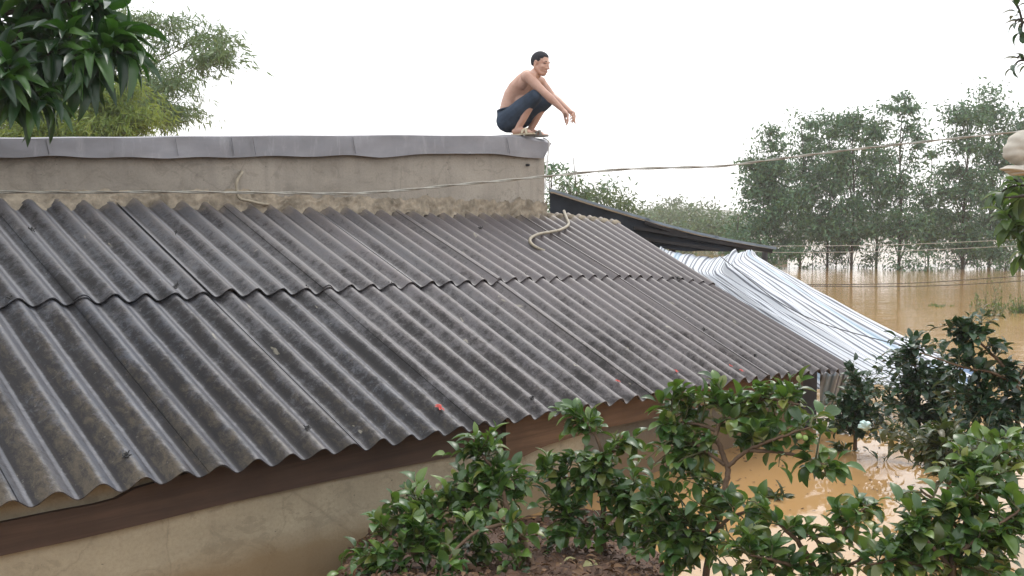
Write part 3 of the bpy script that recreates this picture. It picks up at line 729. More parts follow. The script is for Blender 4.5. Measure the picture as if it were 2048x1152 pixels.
# ------------------------------------------------------------------ foliage
def unit(r, n): 
    v = r.normal(0, 1, (n, 3)); return v / np.linalg.norm(v, axis=1)[:, None]
def twig_leaves(lb, r, pts, n, L, W, tpl, spread=.9, upb=.5, start=.3, tipcl=3, droop=0.0):
    """leaves alternate along a twig, a few bunched at its tip"""
    m = len(pts); P_, D_, U_, LL = [], [], [], []
    T_ = nrm(pts[-1] - pts[0])
    for k in range(n):
        f = start + (1 - start) * (k / max(n - 1, 1)) ** .8; i = min(int(f * (m - 1)), m - 2); a = f * (m - 1) - i
        p = pts[i] + (pts[i + 1] - pts[i]) * a; t = nrm(pts[i + 1] - pts[i])
        s = nrm(np.cross(t, ZU + r.normal(0, .3, 3))); b = np.cross(s, t); ph = k * 2.4 + r.normal(0, .4)
        o = s * cos(ph) + b * sin(ph)
        tip = k >= n - tipcl
        d = nrm(t * (1.0 if tip else .45) + o * spread * (.7 if tip else 1) + ZU * (.15 - droop) + r.normal(0, .15, 3))
        P_.append(p + o * .004); D_.append(d); U_.append(nrm(ZU * upb + np.cross(d, np.cross(ZU, d)) + r.normal(0, .45, 3))); LL.append(L * r.uniform(.5, 1.2))
    LL = np.array(LL); leaves(lb, P_, D_, U_, LL, LL * (W / L) * r.uniform(.85, 1.15, n), tpl, r.uniform(-.05, .25, n))
def citrus(label, base, stems, blobs, seed, mat='citrus', L=.078, W=.041, group="young citrus trees in the flooded garden", per=8, cat="citrus tree", name="citrus_tree", stem_r=.016, fruit=()):
    r = np.random.default_rng(seed); root = empty(name, P(*base), label, cat, group)
    tb, lb, gb = MB(), MB(), MB(); nodes = []
    for k, s in enumerate(stems):
        s3 = [P(*q) if not isinstance(q, np.ndarray) else q for q in s]
        L_ = smooth_line(s3, 6); L_ = L_ + r.normal(0, .0015, L_.shape)
        r0 = stem_r * (1 if k == 0 else .6); tube(tb, L_, [r0, r0 * .75, r0 * .4], 7); nodes += list(L_[len(L_) // 4:])
    nodes = np.array(nodes)
    for (bx, by, bd, rx, ry, n) in blobs:
        c = P(bx, by, bd); sx, sz = 1.38 * rx / F * bd, 1.3 * ry / F * bd; sy = min(sx, sz) * .9
        for k in range(int(n * 1.45)):
            u = unit(r, 1)[0] * r.uniform(.2, 1) ** .6; tip = c + np.array([u[0] * sx, u[1] * sy, u[2] * sz])
            dd = np.linalg.norm(nodes - tip, axis=1) + .6 * np.maximum(nodes[:, 2] - tip[2] + .02, 0)
            a = nodes[np.argmin(dd)]; ln = np.linalg.norm(tip - a)
            if ln < .03: continue
            mid = (a + tip) / 2 + ZU * ln * r.uniform(-.05, .16) + r.normal(0, ln * .08, 3)
            pts = smooth_line([a, mid, tip], 5); tube(tb, pts, [.0045, .003, .0015], 5, 1)
            if ln > .35: pts = pts[len(pts) // 3:]
            twig_leaves(lb, r, pts, int(per * r.uniform(.6, 1.3)), L * r.uniform(.7, 1.12), W, 'oval', start=.12, tipcl=2)
    tb.build("trunk", [M['bark'], M['twig']], root); lb.build("crown", M[mat], root)
    for (fx, fy, fd, fr) in fruit:
        mb = MB(); th = np.linspace(0, pi, 9); ph = np.linspace(0, 2 * pi, 13); c = P(fx, fy, fd)
        mb.add([c + fr * np.array([sin(a) * cos(b), sin(a) * sin(b), cos(a)]) for a in th for b in ph], grid_faces(9, 13)); mb.build("fruit", M['fruit'], root)
    return root
# front row, left to right
citrus("leafy young citrus tree with long bare left branch, in front of the tan wall", (1068, 1175, 3.95),
       [[(1068, 1200, 3.95), (1062, 1120, 3.95), (1040, 1070, 4.0), (1015, 1020, 4.05), (1003, 975, 4.1), (985, 935, 4.15), (960, 905, 4.2)],
        [(1050, 1080, 3.98), (1010, 1052, 3.95), (968, 1058, 3.9), (925, 1085, 3.85), (890, 1130, 3.8), (872, 1175, 3.75)],
        [(1022, 1030, 4.03), (985, 1015, 4.1), (930, 1012, 4.1), (870, 1028, 4.05), (800, 1060, 4.0), (740, 1100, 3.95)],
        [(1035, 1090, 4), (990, 1092, 4.1), (930, 1092, 4.1), (830, 1105, 3.9), (760, 1120, 3.85)]],
       [(925, 915, 4.2, 50, 42, 8), (985, 905, 4.2, 42, 48, 7), (900, 985, 4.15, 80, 42, 14), (1000, 985, 4.1, 45, 45, 6), (830, 1025, 4.05, 75, 42, 14), (905, 1050, 3.95, 75, 40, 9),
        (775, 1085, 3.9, 75, 42, 13), (740, 1135, 3.8, 55, 35, 8), (850, 1125, 3.85, 75, 38, 12), (940, 1125, 4.0, 60, 30, 7), (1000, 1060, 4.0, 55, 40, 8), (1040, 960, 4.15, 30, 28, 4), (965, 1000, 4.1, 50, 40, 6), (1020, 1140, 3.9, 50, 20, 4)], 11)
citrus("slender citrus tree with pale forked stem before the middle of the wall", (1212, 1150, 4.4),
       [[(1214, 1170, 4.4), (1212, 1110, 4.4), (1203, 1062, 4.4), (1207, 1010, 4.42), (1196, 965, 4.45), (1206, 925, 4.45), (1195, 880, 4.45), (1165, 835, 4.5)],
        [(1205, 1080, 4.4), (1175, 1050, 4.4), (1135, 1030, 4.4)], [(1208, 1045, 4.4), (1240, 1020, 4.4), (1265, 990, 4.35)],
        [(1200, 975, 4.44), (1160, 965, 4.5), (1120, 950, 4.5), (1085, 945, 4.5)], [(1206, 920, 4.44), (1235, 895, 4.4), (1245, 870, 4.4)]],
       [(1160, 850, 4.5, 38, 42, 9), (1190, 905, 4.45, 55, 42, 11), (1240, 885, 4.4, 26, 30, 4), (1095, 950, 4.5, 48, 32, 8), (1145, 980, 4.45, 55, 38, 8), (1205, 970, 4.4, 40, 35, 7), (1265, 985, 4.35, 42, 45, 9),
        (1130, 1035, 4.4, 48, 38, 8), (1250, 1045, 4.35, 52, 42, 9), (1190, 1060, 4.4, 40, 30, 5), (1290, 1040, 4.3, 45, 40, 8), (1110, 1085, 4.3, 40, 22, 4), (1225, 940, 4.4, 50, 40, 7)], 12)
citrus("tall citrus tree with a bent brown trunk and two small limes, crossing the eave", (1410, 1170, 4.0),
       [[(1404, 1200, 4.0), (1418, 1110, 4.0), (1434, 1040, 4.02), (1447, 985, 4.05), (1455, 940, 4.08), (1440, 895, 4.1), (1432, 868, 4.12), (1447, 838, 4.15), (1480, 812, 4.18), (1512, 785, 4.2)],
        [(1455, 935, 4.08), (1490, 905, 4.05), (1530, 885, 4.0), (1580, 868, 3.95), (1620, 855, 3.9)],
        [(1450, 930, 4.08), (1430, 915, 4.1), (1400, 895, 4.15), (1380, 880, 4.2)], [(1500, 900, 4.04), (1560, 905, 4.0), (1610, 915, 3.95), (1650, 930, 3.9)],
        [(1433, 862, 4.12), (1395, 848, 4.2), (1340, 845, 4.25)], [(1425, 1075, 4.0), (1390, 1060, 4.1), (1350, 1080, 4.2)], [(1495, 800, 4.18), (1550, 800, 4.1), (1600, 810, 4.0)],
        [(1430, 1060, 4.0), (1470, 1030, 3.95), (1520, 1020, 3.9)]],
       [(1400, 790, 4.2, 45, 32, 9), (1345, 835, 4.25, 48, 40, 10), (1430, 810, 4.2, 60, 38, 10), (1500, 805, 4.2, 55, 35, 10), (1565, 795, 4.1, 55, 32, 9), (1590, 850, 4.0, 55, 42, 9), (1480, 865, 4.1, 60, 30, 8),
        (1375, 895, 4.15, 60, 38, 11), (1340, 950, 4.15, 55, 42, 11), (1395, 960, 4.1, 40, 36, 7), (1540, 880, 4.0, 60, 28, 5), (1600, 930, 3.95, 58, 26, 6), (1660, 940, 3.9, 30, 30, 3), (1350, 1040, 4.1, 60, 45, 13), (1420, 1010, 4.0, 40, 30, 5),
        (1300, 1085, 4.1, 45, 40, 7), (1380, 1110, 4.0, 45, 30, 5), (1500, 1020, 3.9, 40, 30, 6), (1290, 1000, 4.15, 45, 45, 7), (1330, 1120, 4.0, 60, 28, 7), (1460, 1130, 3.9, 50, 22, 4)], 13, fruit=((1598, 873, 3.93, .0135), (1610, 876, 3.93, .0125)))
citrus("low citrus bush over the bright reflection, left of the corner bush", (1640, 1190, 3.7),
       [[(1640, 1230, 3.7), (1632, 1150, 3.7), (1600, 1090, 3.7), (1560, 1050, 3.7)], [(1634, 1150, 3.7), (1670, 1090, 3.7), (1700, 1040, 3.75), (1740, 1010, 3.8)], [(1636, 1165, 3.7), (1580, 1130, 3.65), (1500, 1110, 3.6)],
        [(1640, 1175, 3.7), (1700, 1130, 3.65), (1740, 1110, 3.6)]],
       [(1500, 1045, 3.75, 45, 35, 7), (1560, 1075, 3.7, 55, 38, 9), (1490, 1105, 3.65, 55, 38, 9), (1600, 1130, 3.65, 60, 30, 9), (1680, 1065, 3.7, 50, 42, 7), (1715, 1025, 3.8, 32, 35, 5), (1700, 1120, 3.65, 50, 32, 6)], 14)
citrus("dense citrus bush filling the lower right corner of the garden", (1930, 1200, 3.5),
       [[(1905, 1240, 3.5), (1905, 1130, 3.5), (1930, 1050, 3.6), (1960, 970, 3.7), (1990, 900, 3.8)], [(1905, 1140, 3.5), (1860, 1090, 3.5), (1830, 1050, 3.55)], [(1925, 1070, 3.6), (1880, 1010, 3.6), (1840, 980, 3.6)],
        [(1915, 1110, 3.5), (1980, 1060, 3.5), (2040, 1020, 3.5)], [(1906, 1150, 3.5), (1800, 1120, 3.5), (1740, 1130, 3.5)]],
       [(1985, 900, 3.8, 55, 40, 9), (2030, 930, 3.7, 45, 50, 8), (1940, 960, 3.7, 55, 38, 9), (1870, 1000, 3.6, 60, 34, 10), (1980, 1010, 3.6, 70, 45, 14), (1900, 1060, 3.55, 70, 45, 14), (2020, 1080, 3.5, 50, 55, 12),
        (1830, 1075, 3.55, 45, 40, 8), (1820, 1130, 3.5, 60, 30, 9), (1930, 1125, 3.5, 60, 35, 10), (2030, 1145, 3.4, 50, 30, 7), (1750, 1135, 3.5, 40, 26, 5), (1930, 930, 3.8, 45, 30, 6), (1800, 1100, 3.55, 45, 30, 6)], 15)
# middle distance bushes at the house corner and right edge
citrus("dark low citrus bush half under water beside the hanging tarpaulin flap", (1700, 880, 7.6),
       [[P(1710, 900, 7.6), P(1712, 840, 7.6), P(1720, 780, 7.6)]],
       [(1680, 825, 7.5, 50, 30, 26), (1740, 790, 7.6, 50, 40, 24), (1715, 745, 7.7, 26, 24, 7), (1745, 835, 7.5, 55, 28, 20), (1690, 850, 7.5, 45, 16, 12)], 16, 'citrusdark', .08, .043, per=7)
citrus("round dense citrus bush standing before the tarpaulin's lower edge", (1830, 880, 6.9),
       [[P(1835, 920, 6.9), P(1838, 840, 6.9), P(1835, 760, 6.9), P(1825, 700, 6.9)], [P(1838, 830, 6.9), P(1880, 780, 6.9), P(1900, 740, 6.9)]],
       [(1825, 730, 6.9, 62, 45, 34), (1850, 780, 6.8, 70, 45, 38), (1800, 800, 6.8, 42, 40, 18), (1905, 800, 6.9, 50, 45, 26), (1830, 690, 6.9, 22, 16, 4), (1870, 850, 6.8, 75, 30, 28)], 17, 'citrusdark', .08, .044, per=7)
citrus("citrus tree with a long bare arching twig reaching over the water at right", (2010, 880, 5.9),
       [[P(2030, 930, 5.9), P(2035, 840, 5.9), P(2030, 765, 5.9), P(2000, 725, 5.9), P(1975, 700, 5.9), P(1945, 670, 5.9)], [P(2030, 770, 5.9), P(1985, 745, 5.85), P(1930, 735, 5.8), P(1840, 705, 5.8)],
        [P(2032, 800, 5.9), P(2045, 740, 5.9), P(2070, 700, 5.9)], [P(2032, 850, 5.9), P(1990, 820, 5.9), P(1960, 800, 5.9)]],
       [(1945, 640, 5.9, 40, 26, 9), (1915, 680, 5.9, 45, 30, 12), (1960, 685, 5.9, 50, 34, 12), (2030, 745, 5.9, 26, 34, 8), (1990, 790, 5.9, 50, 36, 18), (2035, 830, 5.9, 40, 45, 18), (1960, 850, 5.8, 48, 34, 16), (2000, 900, 5.6, 55, 30, 14), (1935, 745, 5.85, 40, 24, 10), (1985, 745, 5.9, 36, 26, 9), (1925, 800, 5.8, 45, 30, 12)], 18, 'citrusdark', .08, .044, per=7)
citrus("leafless-stemmed citrus bush crowded behind the right corner bush", (1900, 930, 5.3),
       [[P(1900, 990, 5.2), P(1895, 920, 5.2), P(1890, 880, 5.2)], [P(1897, 940, 5.2), P(1930, 900, 5.2), P(1960, 880, 5.2)]],
       [(1890, 880, 5.2, 60, 28, 14), (1950, 905, 5.0, 55, 28, 12), (1850, 895, 5.3, 45, 22, 12), (1800, 880, 5.6, 40, 18, 8), (1980, 940, 4.9, 50, 26, 10), (1900, 925, 5.1, 50, 24, 9)], 19, 'sprig', .085, .036, per=7)
# small half-drowned sprigs in the brown water
for i, (px, py, d, h, lab) in enumerate([(1655, 872, 7.4, 46, "small drowned sprig nearest the house corner in brown water"), (1712, 880, 7.2, 34, "spreading muddy sprig just left of the pale plastic bag's foot"), (1764, 935, 5.9, 62, "three-leaved sprig alone in the bright reflection"),
                                (1838, 945, 5.8, 70, "upright sprig with broad blades at the reflection's right side"), (1880, 950, 5.6, 60, "bent sprig right beside the broad-bladed one"), (1792, 880, 7.0, 40, "low sprig below the round dense bush"),
                                (1560, 1010, 5.3, 30, "tiny sprig barely above the orange water"),
    (1905, 905, 6.3, 60, "tall sprig behind the bent one, by the right bushes"), (1960, 935, 5.6, 66, "sprig at the foot of the arching-twig tree"), (1690, 915, 6.6, 34, "flat sprig halfway across the brown water"), (1850, 900, 6.6, 50, "sprig half hidden behind the broad-bladed one"), (1745, 860, 7.3, 40, "sprig directly under the pale plastic bag")]):
    r = np.random.default_rng(80 + i); root = empty("sprig", PZ(px, py, 0), lab, "seedling", "half-drowned sprigs"); b = PZ(px, py, -.05); lb, gb = MB(), MB(); H = h / F * d
    for k in range(6 if i != 2 else 3):
        a = r.uniform(0, 2 * pi); t = b + np.array([cos(a) * H * .55, sin(a) * H * .4, H * r.uniform(.35, .75)]); pts = smooth_line([b, (b + t) / 2 + ZU * .02, t], 4); tube(gb, pts, .003, 5)
        twig_leaves(lb, r, pts, 5 if i != 2 else 2, .1, .036, 'lance', .6, .3, .35)
    gb.build("stem", M['twig'], root); lb.build("foliage", M['sprig'], root)
# leaf litter on the bank
mb = MB(); r = np.random.default_rng(90); n = 3000
x = r.uniform(-.9, 1.0, n); y = r.uniform(3.3, 5.6, n); z = ground_z(x, y); k = z > .01; x, y, z = x[k], y[k], z[k]; n = len(x)
d = unit(r, n); d[:, 2] *= .25; u = np.tile(ZU, (n, 1)) + r.normal(0, .35, (n, 3)); Lq = r.uniform(.012, .05, n)
leaves(mb, np.stack([x, y, z + .018], 1), d, u, Lq, Lq * .45, 'oval', r.uniform(-.3, .6, n)); kind(mb.build("leaf_litter", M['dryleaf']), "stuff")
for i, (px, py, lab) in enumerate([(1105, 1140, "yellow-white leaf lying on the soil right of the first citrus trunk"), (1125, 1128, "pale yellowing leaf on the bank between two trunks"), (1165, 1135, "curled yellow leaf on red soil left of the slender stem")]):
    mb = MB(); q = PZ(px, py, .36); leaves(mb, [q], [[.9, .2, .1 * i]], [[.1 * i - .1, -.5, 1]], np.array([.085]), np.array([.05]), 'oval', np.array([.2])); tag(mb.build("fallen_leaf", M['yellowleaf']), lab, "fallen leaf", "yellow leaves on the bank")

# ------------------------------------------------------------------ trees standing in the flood
def acacia(label, cx, d, top, prof, seed, mat='acacia', dens=1.0, L=.22, W=.08, trunk=True, group="trees standing in the flood water", cat="tree", name="acacia_tree", zb=-.4, clump=.5, lean_=0, base=None, droop=.5, per=120, multi=False):
    """prof: (py, half width in px) of the crown from the top down"""
    r = np.random.default_rng(seed)
    b = PZ(cx, 450 + 1.8 * F / d, 0) if base is None else base
    b = np.array([b[0], b[1], zb]); ztop = P(cx, top, d)[2]; d_ = b[1] if base is None else d
    root = empty(name, b, label, cat, group); tb, lb = MB(), MB()
    H = ztop - b[2]; tp = [b + np.array([lean_ * f * H + .06 * sin(f * 7 + seed) * f * H * .3, .04 * cos(f * 5 + seed) * f * H * .3, f * H * .97]) for f in np.linspace(0, 1, 14)]
    if trunk: tube(tb, tp, [max(.009 * H, .025), .005 * H, .008], 7)
    tp = np.array(tp)
    pys = np.array([q[0] for q in prof], float); pw = np.array([q[1] for q in prof], float)
    area = float(np.sum((pw[1:] + pw[:-1]) * np.diff(pys)) / 2) / F * d / F * d * 2
    nc = int(area * 5.4 * dens)
    ys = []
    cdf = np.cumsum(np.interp(np.linspace(pys[0], pys[-1], 200), pys, pw)); cdf /= cdf[-1]
    for k in range(nc):
        py = np.interp(r.uniform(), cdf, np.linspace(pys[0], pys[-1], 200)); w_ = np.interp(py, pys, pw) / F * d
        a = r.uniform(0, 2 * pi); rr = r.uniform(.05, 1) ** .55 * w_
        z = P(cx, py, d)[2]; f = np.clip((z - b[2]) / H, 0, 1); ax = np.array([np.interp(f, np.linspace(0, 1, 14), tp[:, c]) for c in range(3)])
        c = np.array([ax[0] + rr * cos(a), ax[1] + rr * sin(a) * .8, z])
        fb = np.clip(f - .12 - .1 * rr / max(w_, .01), .04, 1); s = np.array([np.interp(fb, np.linspace(0, 1, 14), tp[:, q]) for q in range(3)])
        if r.uniform() < .7 and trunk: tube(tb, smooth_line([s, s + (c - s) * .55 + ZU * .02 * H, c], 3), [.016, .006], 4, cap=False)
        n = int(per * r.uniform(.5, 1.4)); sg = clump * r.uniform(.45, 1.4) * np.array([1, 1, .55])
        pos = c + r.normal(0, 1, (n, 3)) * sg * .62
        dd = unit(r, n) + np.array([0, 0, -droop]); up = unit(r, n) + ZU * .6; LL = L * r.uniform(.6, 1.3, n)
        leaves(lb, pos, dd, up, LL, LL * (W / L), 'fine')
    if trunk: tb.build("trunk", M['darkbark'], root)
    lb.build("crown", M[mat], root); return root
acacia("broad dark tree at the left end of the flooded row", 1535, 40, 262, [(258, 8), (290, 28), (340, 58), (400, 72), (450, 78), (500, 70), (522, 46)], 21, dens=1.5, L=.2, W=.08)
acacia("leafy rounded tree, second from the left in the flooded row", 1600, 43, 232, [(232, 8), (270, 30), (330, 44), (400, 52), (465, 50), (480, 26)], 22, dens=1.15, L=.19, W=.07)
acacia("feathery tree just right of the two leafy ones", 1655, 41, 228, [(228, 8), (260, 26), (330, 36), (400, 42), (462, 42), (515, 17)], 23, dens=.85)
acacia("tree with a clear dark trunk rising from the water left of the tallest", 1703, 39, 224, [(222, 10), (255, 28), (330, 38), (390, 30), (430, 46), (468, 44), (512, 15)], 24, dens=.9)
acacia("tallest airy pointed tree in the flooded row", 1797, 38.5, 178, [(176, 5), (205, 24), (250, 42), (310, 52), (370, 44), (420, 46), (462, 48), (512, 15)], 25, dens=.6)
acacia("narrow tree between the clear trunk and the tallest", 1752, 43, 216, [(214, 10), (250, 30), (320, 34), (400, 36), (462, 40), (475, 18)], 26, dens=.95)
acacia("open tree in the gap right of the tallest", 1856, 44, 300, [(300, 8), (340, 22), (400, 32), (440, 40), (466, 40), (515, 17)], 27, dens=.9)
acacia("full dark-trunked tree right of the gap", 1925, 39, 200, [(205, 12), (240, 34), (300, 44), (370, 42), (430, 48), (468, 44), (518, 18)], 28, dens=1.1)
acacia("tall feathery tree near the right end of the row", 1978, 41, 184, [(184, 8), (220, 28), (290, 36), (380, 40), (466, 40), (518, 18)], 29, dens=.85)
acacia("wide tree at the right end of the row", 2040, 42, 222, [(222, 10), (260, 32), (340, 42), (420, 48), (470, 44), (482, 20)], 30, dens=1.0)
for i, (px, top, hw, d, lab) in enumerate([(1475, 425, 30, 38, "low bush left of the broad dark tree"), (1510, 470, 42, 37, "wide dark bush at the foot of the broad dark tree"), (1578, 492, 30, 38, "squat bush by the second tree's foot"),
                                          (1625, 485, 26, 40, "thin bush between the second and third trees"), (1672, 488, 22, 41, "wispy bush left of the clear dark trunk"), (1745, 490, 30, 40, "spreading bush right of the clear dark trunk"),
                                          (1800, 498, 34, 38, "leafy bush around the tallest tree's foot"), (1850, 500, 30, 37.5, "rounded bush in the gap at the waterline"), (1895, 492, 22, 40, "thin bush left of the full tree's trunk"),
                                          (1955, 486, 30, 39, "loose bush right of the full tree's trunk"), (2010, 490, 32, 38, "bush near the right end of the row"), (2050, 484, 26, 38, "bush at the picture's right edge by the water")]):
    wl = 450 + 1.8 * F / d
    acacia(lab, px, d, top, [(top, hw * .3), (top + 12, hw * .8), (wl - 8, hw), (wl + 1, hw * .9)], 130 + i, 'acacia', 1.25 if i > 1 else 1.9, .16, .055, True, "bushes along the flooded tree row", "bush", "flooded_bush", -.3, .42, per=60)
# right behind the lean-to
acacia("sparse see-through tree rising behind the parapet's end", 1150, 24, 305, [(308, 14), (335, 34), (370, 40), (400, 30)], 41, 'acacia', .62, .17, .05, True, "trees behind the lean-to", per=30, base=P(1150, 450, 24))
acacia("dark narrow tree hugging the parapet's end", 1103, 22, 330, [(330, 8), (345, 16), (380, 24), (410, 30)], 42, 'acacia', 1.0, .16, .05, True, "trees behind the lean-to", base=P(1103, 450, 22))
for i, (px, top, hw, d, lab, m_) in enumerate([(1130, 372, 42, 27, "bright green thicket just above the lean-to's high end", 'acacialight'), (1195, 380, 36, 28, "green rounded thicket above the middle of the lean-to", 'acacialight'), (1212, 352, 14, 30, "wispy sapling sticking out above the thickets", 'acacia'),
                                               (1240, 405, 30, 29, "yellowish thicket further down the lean-to", 'acacialight'), (1262, 395, 12, 32, "thin sapling at the right end of the thickets", 'acacia')]):
    acacia(lab, px, d, top, [(top, hw * .35), (top + 14, hw * .8), (top + 40, hw), (top + 80, hw * 1.1)], 150 + i, m_, 1.3 if hw > 20 else .6, .16, .055, True, "thickets behind the lean-to", "bush", "thicket", -.3, .45, base=P(px, 450, d))
for i, (px, top, hw, d, lab) in enumerate([(1293, 410, 12, 95, "small round distant tree nearest the thickets"), (1312, 407, 15, 100, "second small round distant tree from the thickets"), (1345, 394, 13, 105, "distant tree with a tuft above its crown, tallest of the far ones"),
                                           (1378, 410, 17, 100, "flat-topped distant tree in the middle of the far clump"), (1408, 406, 10, 110, "thin distant tree left of the row"), (1335, 415, 22, 80, "pale broad distant bush before the tufted tree"),
                                           (1385, 422, 28, 75, "widest pale distant bush before the far clump"), (1440, 418, 28, 70, "distant bush touching the left end of the flooded row"), (1290, 425, 22, 72, "distant bush low over the lean-to edge"), (1420, 440, 40, 60, "green bank bush above the lean-to's low end"), (1350, 440, 40, 62, "green bank bush above the middle of the lean-to")]):
    wl = 450 + 1.8 * F / d
    acacia(lab, px, d, top, [(top, hw * .35), (top + 8, hw * .8), (top + 22, hw), (wl, hw * 1.05)], 170 + i, 'farleaf', .42, .4, .16, False, "far trees across the water", "tree", "distant_tree", -.2, 1.1, per=60)

# ------------------------------------------------------------------ bamboo at the left, behind the taller house
def bamboo(label, base, culms, mat, seed, nleaf=16, L=.2, W=.028, nsp=26, spread=.45):
    r = np.random.default_rng(seed); root = empty("bamboo", base, label, "bamboo", "bamboo behind the flat roof")
    for c in culms:
        mb = MB(); pts = smooth_line([P(*q) for q in c], 8); tube(mb, pts, [.03, .015, .004], 6); mb.build("culm", M['twig'], root)
    lb, tb = MB(), MB()
    for c in culms:
        pts = smooth_line([P(*q) for q in c], 10); n = len(pts)
        for k in range(nsp):
            i = int(n * (.25 + .75 * k / nsp)); i = min(i, n - 1); p = pts[i]
            dirv = unit(r, 1)[0]; dirv[2] = abs(dirv[2]) * .5; ln = spread * r.uniform(.5, 1.6); e = p + dirv * ln - ZU * ln * .2
            sp = smooth_line([p, (p + e) / 2 + ZU * ln * .2, e], 4); tube(tb, sp, .003, 4, cap=False)
            m = nleaf; f = r.uniform(.15, 1, m); q = np.array([np.interp(f, np.linspace(0, 1, len(sp)), sp[:, a]) for a in range(3)]).T + r.normal(0, .07, (m, 3))
            d = dirv * .5 + unit(r, m) * .8 + np.array([0, 0, -.75]); LL = L * r.uniform(.6, 1.2, m); leaves(lb, q, d, unit(r, m) + ZU * .3, LL, LL * W / L, 'fine')
    tb.build("twigs", M['twig'], root); lb.build("foliage", M[mat], root); return root
bamboo("tall grey-green bamboo clump arching right against the sky", P(120, 450, 17),
       [[(60, 500, 17), (90, 330, 17), (150, 180, 17), (230, 90, 17), (300, 50, 16.8), (345, 60, 16.6)], [(100, 500, 17.5), (150, 300, 17.5), (240, 180, 17.3), (340, 110, 17), (410, 85, 16.8), (455, 110, 16.5)],
        [(120, 500, 17), (190, 300, 17), (280, 200, 17), (360, 150, 16.6), (425, 130, 16.4), (460, 125, 16.2)], [(80, 500, 17), (140, 330, 16.6), (230, 230, 16.4), (300, 190, 16.2), (350, 180, 16)],
        [(40, 500, 18), (60, 300, 18), (130, 120, 18), (200, 60, 18), (250, 50, 18)], [(140, 500, 16.5), (200, 320, 16.5), (280, 230, 16.2), (330, 225, 16), (365, 245, 16)],
        [(30, 500, 17), (50, 300, 17), (120, 200, 17), (200, 140, 17), (260, 130, 17)], [(100, 500, 17), (150, 350, 17), (210, 250, 17), (300, 215, 17), (345, 262, 17)]], 'bamboo', 51, 30, .17, .028, 62, .62)
bamboo("yellow-green bamboo thicket low behind the zinc edging", P(150, 450, 14.5),
       [[(-40, 500, 14.5), (-20, 330, 14.5), (10, 240, 14.5), (40, 225, 14.5)], [(60, 500, 14.5), (70, 330, 14.5), (90, 240, 14.5), (120, 210, 14.5)], [(120, 500, 14.5), (140, 330, 14.5), (170, 220, 14.5), (205, 195, 14.5)],
        [(170, 500, 14.5), (190, 330, 14.5), (225, 210, 14.5), (255, 180, 14.5)], [(210, 500, 14.5), (230, 330, 14.5), (260, 250, 14.5), (300, 240, 14.5)], [(150, 500, 14.2), (170, 350, 14.2), (190, 270, 14.2), (230, 255, 14.2)],
        [(20, 500, 14.2), (30, 350, 14.2), (60, 280, 14.2), (90, 265, 14.2)], [(90, 500, 14.2), (110, 350, 14.2), (130, 290, 14.2), (165, 275, 14.2)]], 'bambooy', 52, 46, .14, .022, 60, .42)

# ------------------------------------------------------------------ mango branches hanging in from the upper left, close to the camera
def rosette_tree(name, label, cat, base, limbs, tips, mat, seed, L, W, n=12, droop=.35, group=None, tpl='lance'):
    r = np.random.default_rng(seed); root = empty(name, base, label, cat, group); tb, lb = MB(), MB(); nodes = []
    for k, s in enumerate(limbs):
        L_ = smooth_line([q if isinstance(q, np.ndarray) else P(*q) for q in s], 8); tube(tb, L_, [.05 if k == 0 else .014, .012, .006], 7); nodes += list(L_[2:])
    nodes = np.array(nodes)
    for (x_, y_, d_, sc) in tips:
        t = P(x_, y_, d_); a = nodes[np.argmin(np.linalg.norm(nodes - t, axis=1))]; ax = nrm(t - a + RIGHT * .02)
        pts = smooth_line([a, (a + t) / 2 + ZU * .02, t], 5); tube(tb, pts, [.007, .005], 5)
        m = int(n * sc); s = nrm(np.cross(ax, ZU + .01)); b = np.cross(s, ax); P_, D_, U_ = [], [], []
        for k in range(m):
            ph = k * 2.4 + r.normal(0, .3); f = k / m; o = s * cos(ph) + b * sin(ph); out_ = 1.5 * (1 - f) + .25
            D_.append(nrm(ax * (1.25 - out_ * .35) + o * out_ * .85 - ZU * droop * r.uniform(.4, 1.5))); P_.append(t - ax * .09 * (1 - f) * sc + o * .004); U_.append(nrm(ZU * .8 + ax * .3 + r.normal(0, .25, 3)))
        LL = L * r.uniform(.65, 1.15, m) * (.75 + .25 * sc); leaves(lb, P_, D_, U_, LL, LL * W / L, tpl, r.uniform(.0, .35, m))
    tb.build("branch", M['darkbark'], root); lb.build("crown", M[mat], root); return root
tr = [P(-900, 900, 4.0), P(-700, 300, 4.2), P(-420, 60, 4.5), P(-100, 60, 4.7), P(90, 95, 4.8), P(190, 100, 4.8)]
r = np.random.default_rng(61)
tips = [(232, 88, 4.8, 1.3), (205, 62, 4.9, 1.0), (180, 20, 4.9, .9), (140, 130, 4.7, 1.2), (190, 110, 4.6, 1.1), (130, 70, 4.7, 1.1), (95, 110, 4.6, 1.2), (60, 170, 4.6, 1.2), (45, 205, 4.5, 1.0), (20, 130, 4.5, 1.2),
        (100, 25, 4.9, 1.2), (40, 60, 4.8, 1.2), (0, 20, 4.8, 1.2), (70, 5, 5.0, 1.1), (120, -20, 5.0, 1.1), (-20, 180, 4.6, 1.3), (-60, 100, 4.6, 1.2), (-50, 30, 4.7, 1.2), (60, -50, 4.8, 1.2), (-10, -50, 4.8, 1.2), (150, -60, 4.9, 1.1), (5, 160, 4.4, 1.1),
        (85, 150, 4.9, 1.1), (110, 95, 5.1, 1.2), (30, 100, 5.1, 1.2), (70, 60, 5.1, 1.2), (-5, 80, 5.1, 1.2), (150, 60, 5.1, 1.0), (55, 130, 5.2, 1.2)]
tips += [(252, 72, 4.8, 1.2), (245, 108, 4.7, 1.2), (212, 28, 4.9, 1.1), (165, 150, 4.6, 1.1), (90, 205, 4.5, 1.1)]
tips += [(float(r.uniform(-420, -40)), float(r.uniform(-260, 200)), float(r.uniform(4.3, 5.2)), 1.15) for k in range(30)]
